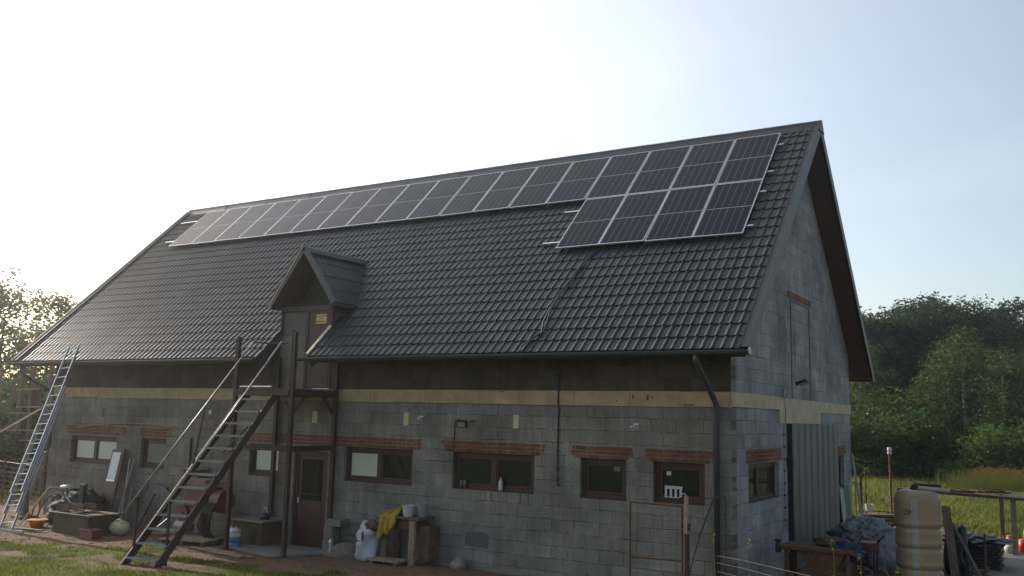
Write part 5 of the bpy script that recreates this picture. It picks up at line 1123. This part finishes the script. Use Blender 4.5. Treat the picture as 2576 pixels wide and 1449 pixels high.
def tree_proto(kind, seed):
    rnd = random.Random(seed); root = empty('tree', (0, 0, 0))
    if kind == 'broad':
        H = 12.5; blobs = [(0, 0, 7.6, 3.4, .9)]
        for i in range(13):
            a = rnd.uniform(0, 6.28); d = rnd.uniform(1.5, 4.2); z = rnd.uniform(4.5, 10.8); blobs.append((math.cos(a)*d*(1-.03*z), math.sin(a)*d*(1-.03*z), z, rnd.uniform(1.2, 2.1), .6))
        for i in range(6): blobs.append((rnd.uniform(-2.4, 2.4), rnd.uniform(-1.5, 1.5), rnd.uniform(9.8, 11.4), rnd.uniform(.8, 1.3), .7))
        cm = crown_mesh('crown', leafA, 24000, blobs, .26, seed); lm, bm_, tr0 = leafA, bark, .32
    elif kind == 'birch':
        H = 8; blobs = []
        for i in range(16):
            z = 1.8+i*.38; w_ = 1.25*math.sin(min(1, (8.4-z)/6.0)*math.pi*.55)+.2; a = rnd.uniform(0, 6.28); blobs.append((math.cos(a)*w_*.6, math.sin(a)*w_*.6, z, .75+w_*.35, 1.0))
        for i in range(4): blobs.append((rnd.uniform(-.4, .4), rnd.uniform(-.4, .4), 7.4+i*.28, .45-.06*i, 1.3))
        cm = crown_mesh('crown', leafB, 10000, blobs, .16, seed, .9); lm, bm_, tr0 = leafB, barkB, .11
    elif kind == 'bush':
        H = 3; blobs = [(rnd.uniform(-1.6, 1.6), rnd.uniform(-.8, .8), rnd.uniform(.5, 2.2), rnd.uniform(.6, 1.1), .85) for i in range(11)]
        cm = crown_mesh('foliage', leafC, 6500, blobs, .17, seed); lm, bm_, tr0 = leafC, bark, .06
    else:   # airy tree seen against the light
        H = 9.5; blobs = []
        for i in range(17):
            a = rnd.uniform(0, 6.28); z = rnd.uniform(2.0, 9.2); d = rnd.uniform(.2, 2.3)*(1-.05*z); blobs.append((math.cos(a)*d, math.sin(a)*d, z, rnd.uniform(.8, 1.35), .8))
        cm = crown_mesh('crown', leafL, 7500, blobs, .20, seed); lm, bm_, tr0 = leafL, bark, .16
    cm.build('crown', lm, root)
    tb_ = MB(); tb_.tube([(0, 0, -.2), (.08, .04, H*.3), (-.05, .0, H*.6), (0, 0, H*.85)], [tr0, tr0*.8, tr0*.5, tr0*.2], 8)
    for i in range(9):
        z = H*rnd.uniform(.22, .7); a = rnd.uniform(0, 6.28); l_ = H*.2*rnd.uniform(.7, 1.3); l_ *= .55 if kind == 'birch' else 1; tb_.tube([(0, 0, z), (math.cos(a)*l_*.5, math.sin(a)*l_*.5, z+l_*.45), (math.cos(a)*l_, math.sin(a)*l_, z+l_*.8)], [tr0*.42, tr0*.25, tr0*.05], 5)
    tb_.build('trunk', bm_, root)
    return root
def put(o, px, D, h, rot, label, group, name, sxy=None):
    """px: bearing of the tree in degrees from north, D: distance in metres from the yard's viewpoint"""
    base = {'broad': 12.3, 'birch': 8.6, 'bush': 3.1, 'airy': 10.2}[o['proto']]; s_ = h/base*(.96 if o['proto'] == 'broad' else 1)
    a = R(px); o.location = (C0.x+math.sin(a)*D, C0.y+math.cos(a)*D, 0); o.rotation_euler = (0, 0, R(rot)); o.scale = ((sxy or s_), (sxy or s_), s_)
    o.name = name; tag(o, label, 'tree' if 'shrub' not in name else 'shrub', group)
def bearing(X, f_=2307.57): return math.degrees(yaw+math.atan((X-1288)/f_))
protos = {}
def inst(kind, seed):
    key = (kind, seed)
    if key not in protos:
        o = tree_proto(kind, seed); o['proto'] = kind; protos[key] = o; return o
    return copy_tree(protos[key])
G1 = 'tall trees behind the meadow'
for k, (X, D, h, sd, lb) in enumerate(((2195, 70, 12.3, 1, 'broad dark tree whose crown rises right behind the back eave of the barn'), (2290, 74, 13.6, 2, 'broad dark tree with the highest crown, right of the back eave'), (2385, 72, 12.9, 3, 'broad dark tree in the middle of the tall row at right'), (2470, 76, 13.2, 1, 'broad dark tree fourth in the tall row at right'),
        (2560, 78, 12.0, 2, 'broad dark tree near the right edge of the picture'), (2640, 72, 11.4, 3, 'broad dark tree cut by the right edge of the picture'), (2100, 76, 11.5, 3, 'broad dark tree mostly hidden behind the barn'), (2240, 84, 11.5, 3, 'dark tree filling the gap behind the first two tall trees'), (2430, 86, 11.5, 2, 'dark tree filling the gap behind the middle of the tall row'), (2520, 90, 12.5, 3, 'dark tree furthest back on the right'))):
    put(inst('broad', sd), bearing(X), D, h, k*67, lb, G1, 'broadleaf_tree')
G2 = 'young birches and willows at the meadow edge'
for k, (X, D, h, sd, lb) in enumerate(((2158, 62, 8.6, 11, 'light green young tree rising just right of the gable wall'), (2300, 66, 6.0, 12, 'small light green tree behind the rusty pole'), (2345, 64, 7.2, 11, 'slender pale tree third from the gable'), (2385, 63, 8.2, 12, 'light birch left of the tallest birch'), (2425, 62, 9.3, 11, 'tallest light birch with a pale trunk at right'), (2460, 64, 8.6, 12, 'light birch right next to the tallest birch'), (2525, 60, 7.8, 11, 'light birch close to the right edge'), (2570, 61, 7.9, 12, 'light birch cut by the right edge of the picture'), (2500, 66, 6.2, 12, 'lower birch in the gap between the light birches'))):
    put(inst('birch', sd), bearing(X), D, h, k*71, lb, G2, 'young_birch', sxy=h/8.6*1.15)
G3 = 'shrubs along the far edge of the meadow'
for k, (X, D, h, sd, lb) in enumerate(((2150, 58, 4.3, 21, 'bright green shrub directly beside the gable wall'), (2200, 60, 3.4, 22, 'low green shrub under the first light tree'), (2255, 61, 4.4, 21, 'round green shrub left of the rusty pole'), (2310, 60, 3.6, 22, 'green shrub right of the rusty pole'), (2370, 62, 3.4, 21, 'dark shrub beneath the slender pale tree'), (2430, 60, 3.0, 22, 'dark shrub at the foot of the tallest birch'), (2490, 61, 3.3, 21, 'dark shrub between the right hand birches'), (2530, 56, 3.6, 22, 'bright shrub in front of the right hand birches'), (2590, 60, 4.0, 21, 'shrub cut by the right edge of the picture'), (2230, 66, 6.0, 22, 'tall shrub in the gap behind the low green one'), (2410, 68, 5.5, 21, 'tall dark shrub behind the birches'), (2550, 68, 5.5, 22, 'tall dark shrub behind the right edge birches'), (2320, 70, 6.0, 21, 'tall dark shrub below the highest crown'))):
    put(inst('bush', sd), bearing(X), D, h, k*53, lb, G3, 'shrub', sxy=h/3.1*1.15)
G4 = 'trees behind the left end of the barn'
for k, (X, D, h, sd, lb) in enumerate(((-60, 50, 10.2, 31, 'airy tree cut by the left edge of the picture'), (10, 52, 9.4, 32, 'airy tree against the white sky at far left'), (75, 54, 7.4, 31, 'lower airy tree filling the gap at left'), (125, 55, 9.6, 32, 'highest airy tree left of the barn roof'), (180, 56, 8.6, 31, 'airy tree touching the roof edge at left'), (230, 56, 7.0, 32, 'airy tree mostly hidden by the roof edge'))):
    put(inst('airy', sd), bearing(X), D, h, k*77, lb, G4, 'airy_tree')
G5 = 'dense shrubs left of the barn'
for k, (X, D, h, sd, lb) in enumerate(((-20, 44, 5.2, 23, 'dense dark shrub at the left edge behind the mesh fence'), (40, 45, 5.3, 24, 'dense dark shrub left behind the timber rack'), (95, 43, 5.0, 23, 'dense dark shrub right behind the timber rack'), (150, 45, 4.6, 24, 'dense shrub between timber rack and ladder'), (10, 40, 3.2, 24, 'low shrub in front at far left'), (90, 39, 2.6, 23, 'low shrub near the barn corner'), (200, 46, 4.4, 23, 'dense shrub hidden behind the ladder'))):
    put(inst('bush', sd), bearing(X), D, h, k*61, lb, G5, 'dense_shrub', sxy=h/3.1*1.2)
for o in protos.values(): pass
for o in bpy.data.objects:
    if 'proto' in o: del o['proto']
# goldenrod along the meadow edge at right
gr_ = MB(); random.seed(55)
for i in range(1300):
    a = R(bearing(random.gauss(2520, 45))); d = random.uniform(50, 58); x = C0.x+math.sin(a)*d; y = C0.y+math.cos(a)*d; z = max(.35, random.gauss(.7, .18)); r_ = random.uniform(.03, .08)
    gr_.add([(x-r_, y, z), (x, y-r_, z-.03), (x+r_, y, z), (x, y, z+r_*1.8)], [(0, 1, 2, 3)])
tag(gr_.build('goldenrod', mat('goldenrod', (.22, .13, .025), .8, var=.5, vs=.6, trans=.3)), 'orange and yellow goldenrod blooming along the meadow edge at right', 'wildflowers', kind='stuff')
gs = MB(); random.seed(56)
for i in range(5000):
    a = R(bearing(random.gauss(2520, 60))); d = random.uniform(49, 58); x = C0.x+math.sin(a)*d; y = C0.y+math.cos(a)*d; h = random.uniform(.5, 1.1); q = random.uniform(-.1, .1)
    gs.add([(x-.02, y, 0), (x+.02, y, 0), (x+q, y, h)], [(0, 1, 2)])
tag(gs.build('tall_weeds', meadM), 'tall brownish weeds under the goldenrod flowers', 'weeds', kind='stuff')

# ---------------------------------------------------------------- scattering volume added to imitate lens glare
hz = MB().box(-110, 60, -24, 130, -1, 20).build('veil', (lambda m: m)(bpy.data.materials.new('veil'))); tag(hz, kind='stuff'); hz['label'] = 'thin bright haze added to imitate lens glare towards the low sun'
m = hz.data.materials[0]; m.use_nodes = True; t = m.node_tree; t.nodes.clear()
o_ = t.nodes.new('ShaderNodeOutputMaterial'); v_ = t.nodes.new('ShaderNodeVolumePrincipled'); v_.inputs['Density'].default_value = .0009; v_.inputs['Anisotropy'].default_value = .86
v_.inputs['Color'].default_value = (.95, .96, .98, 1); t.links.new(v_.outputs[0], o_.inputs['Volume'])
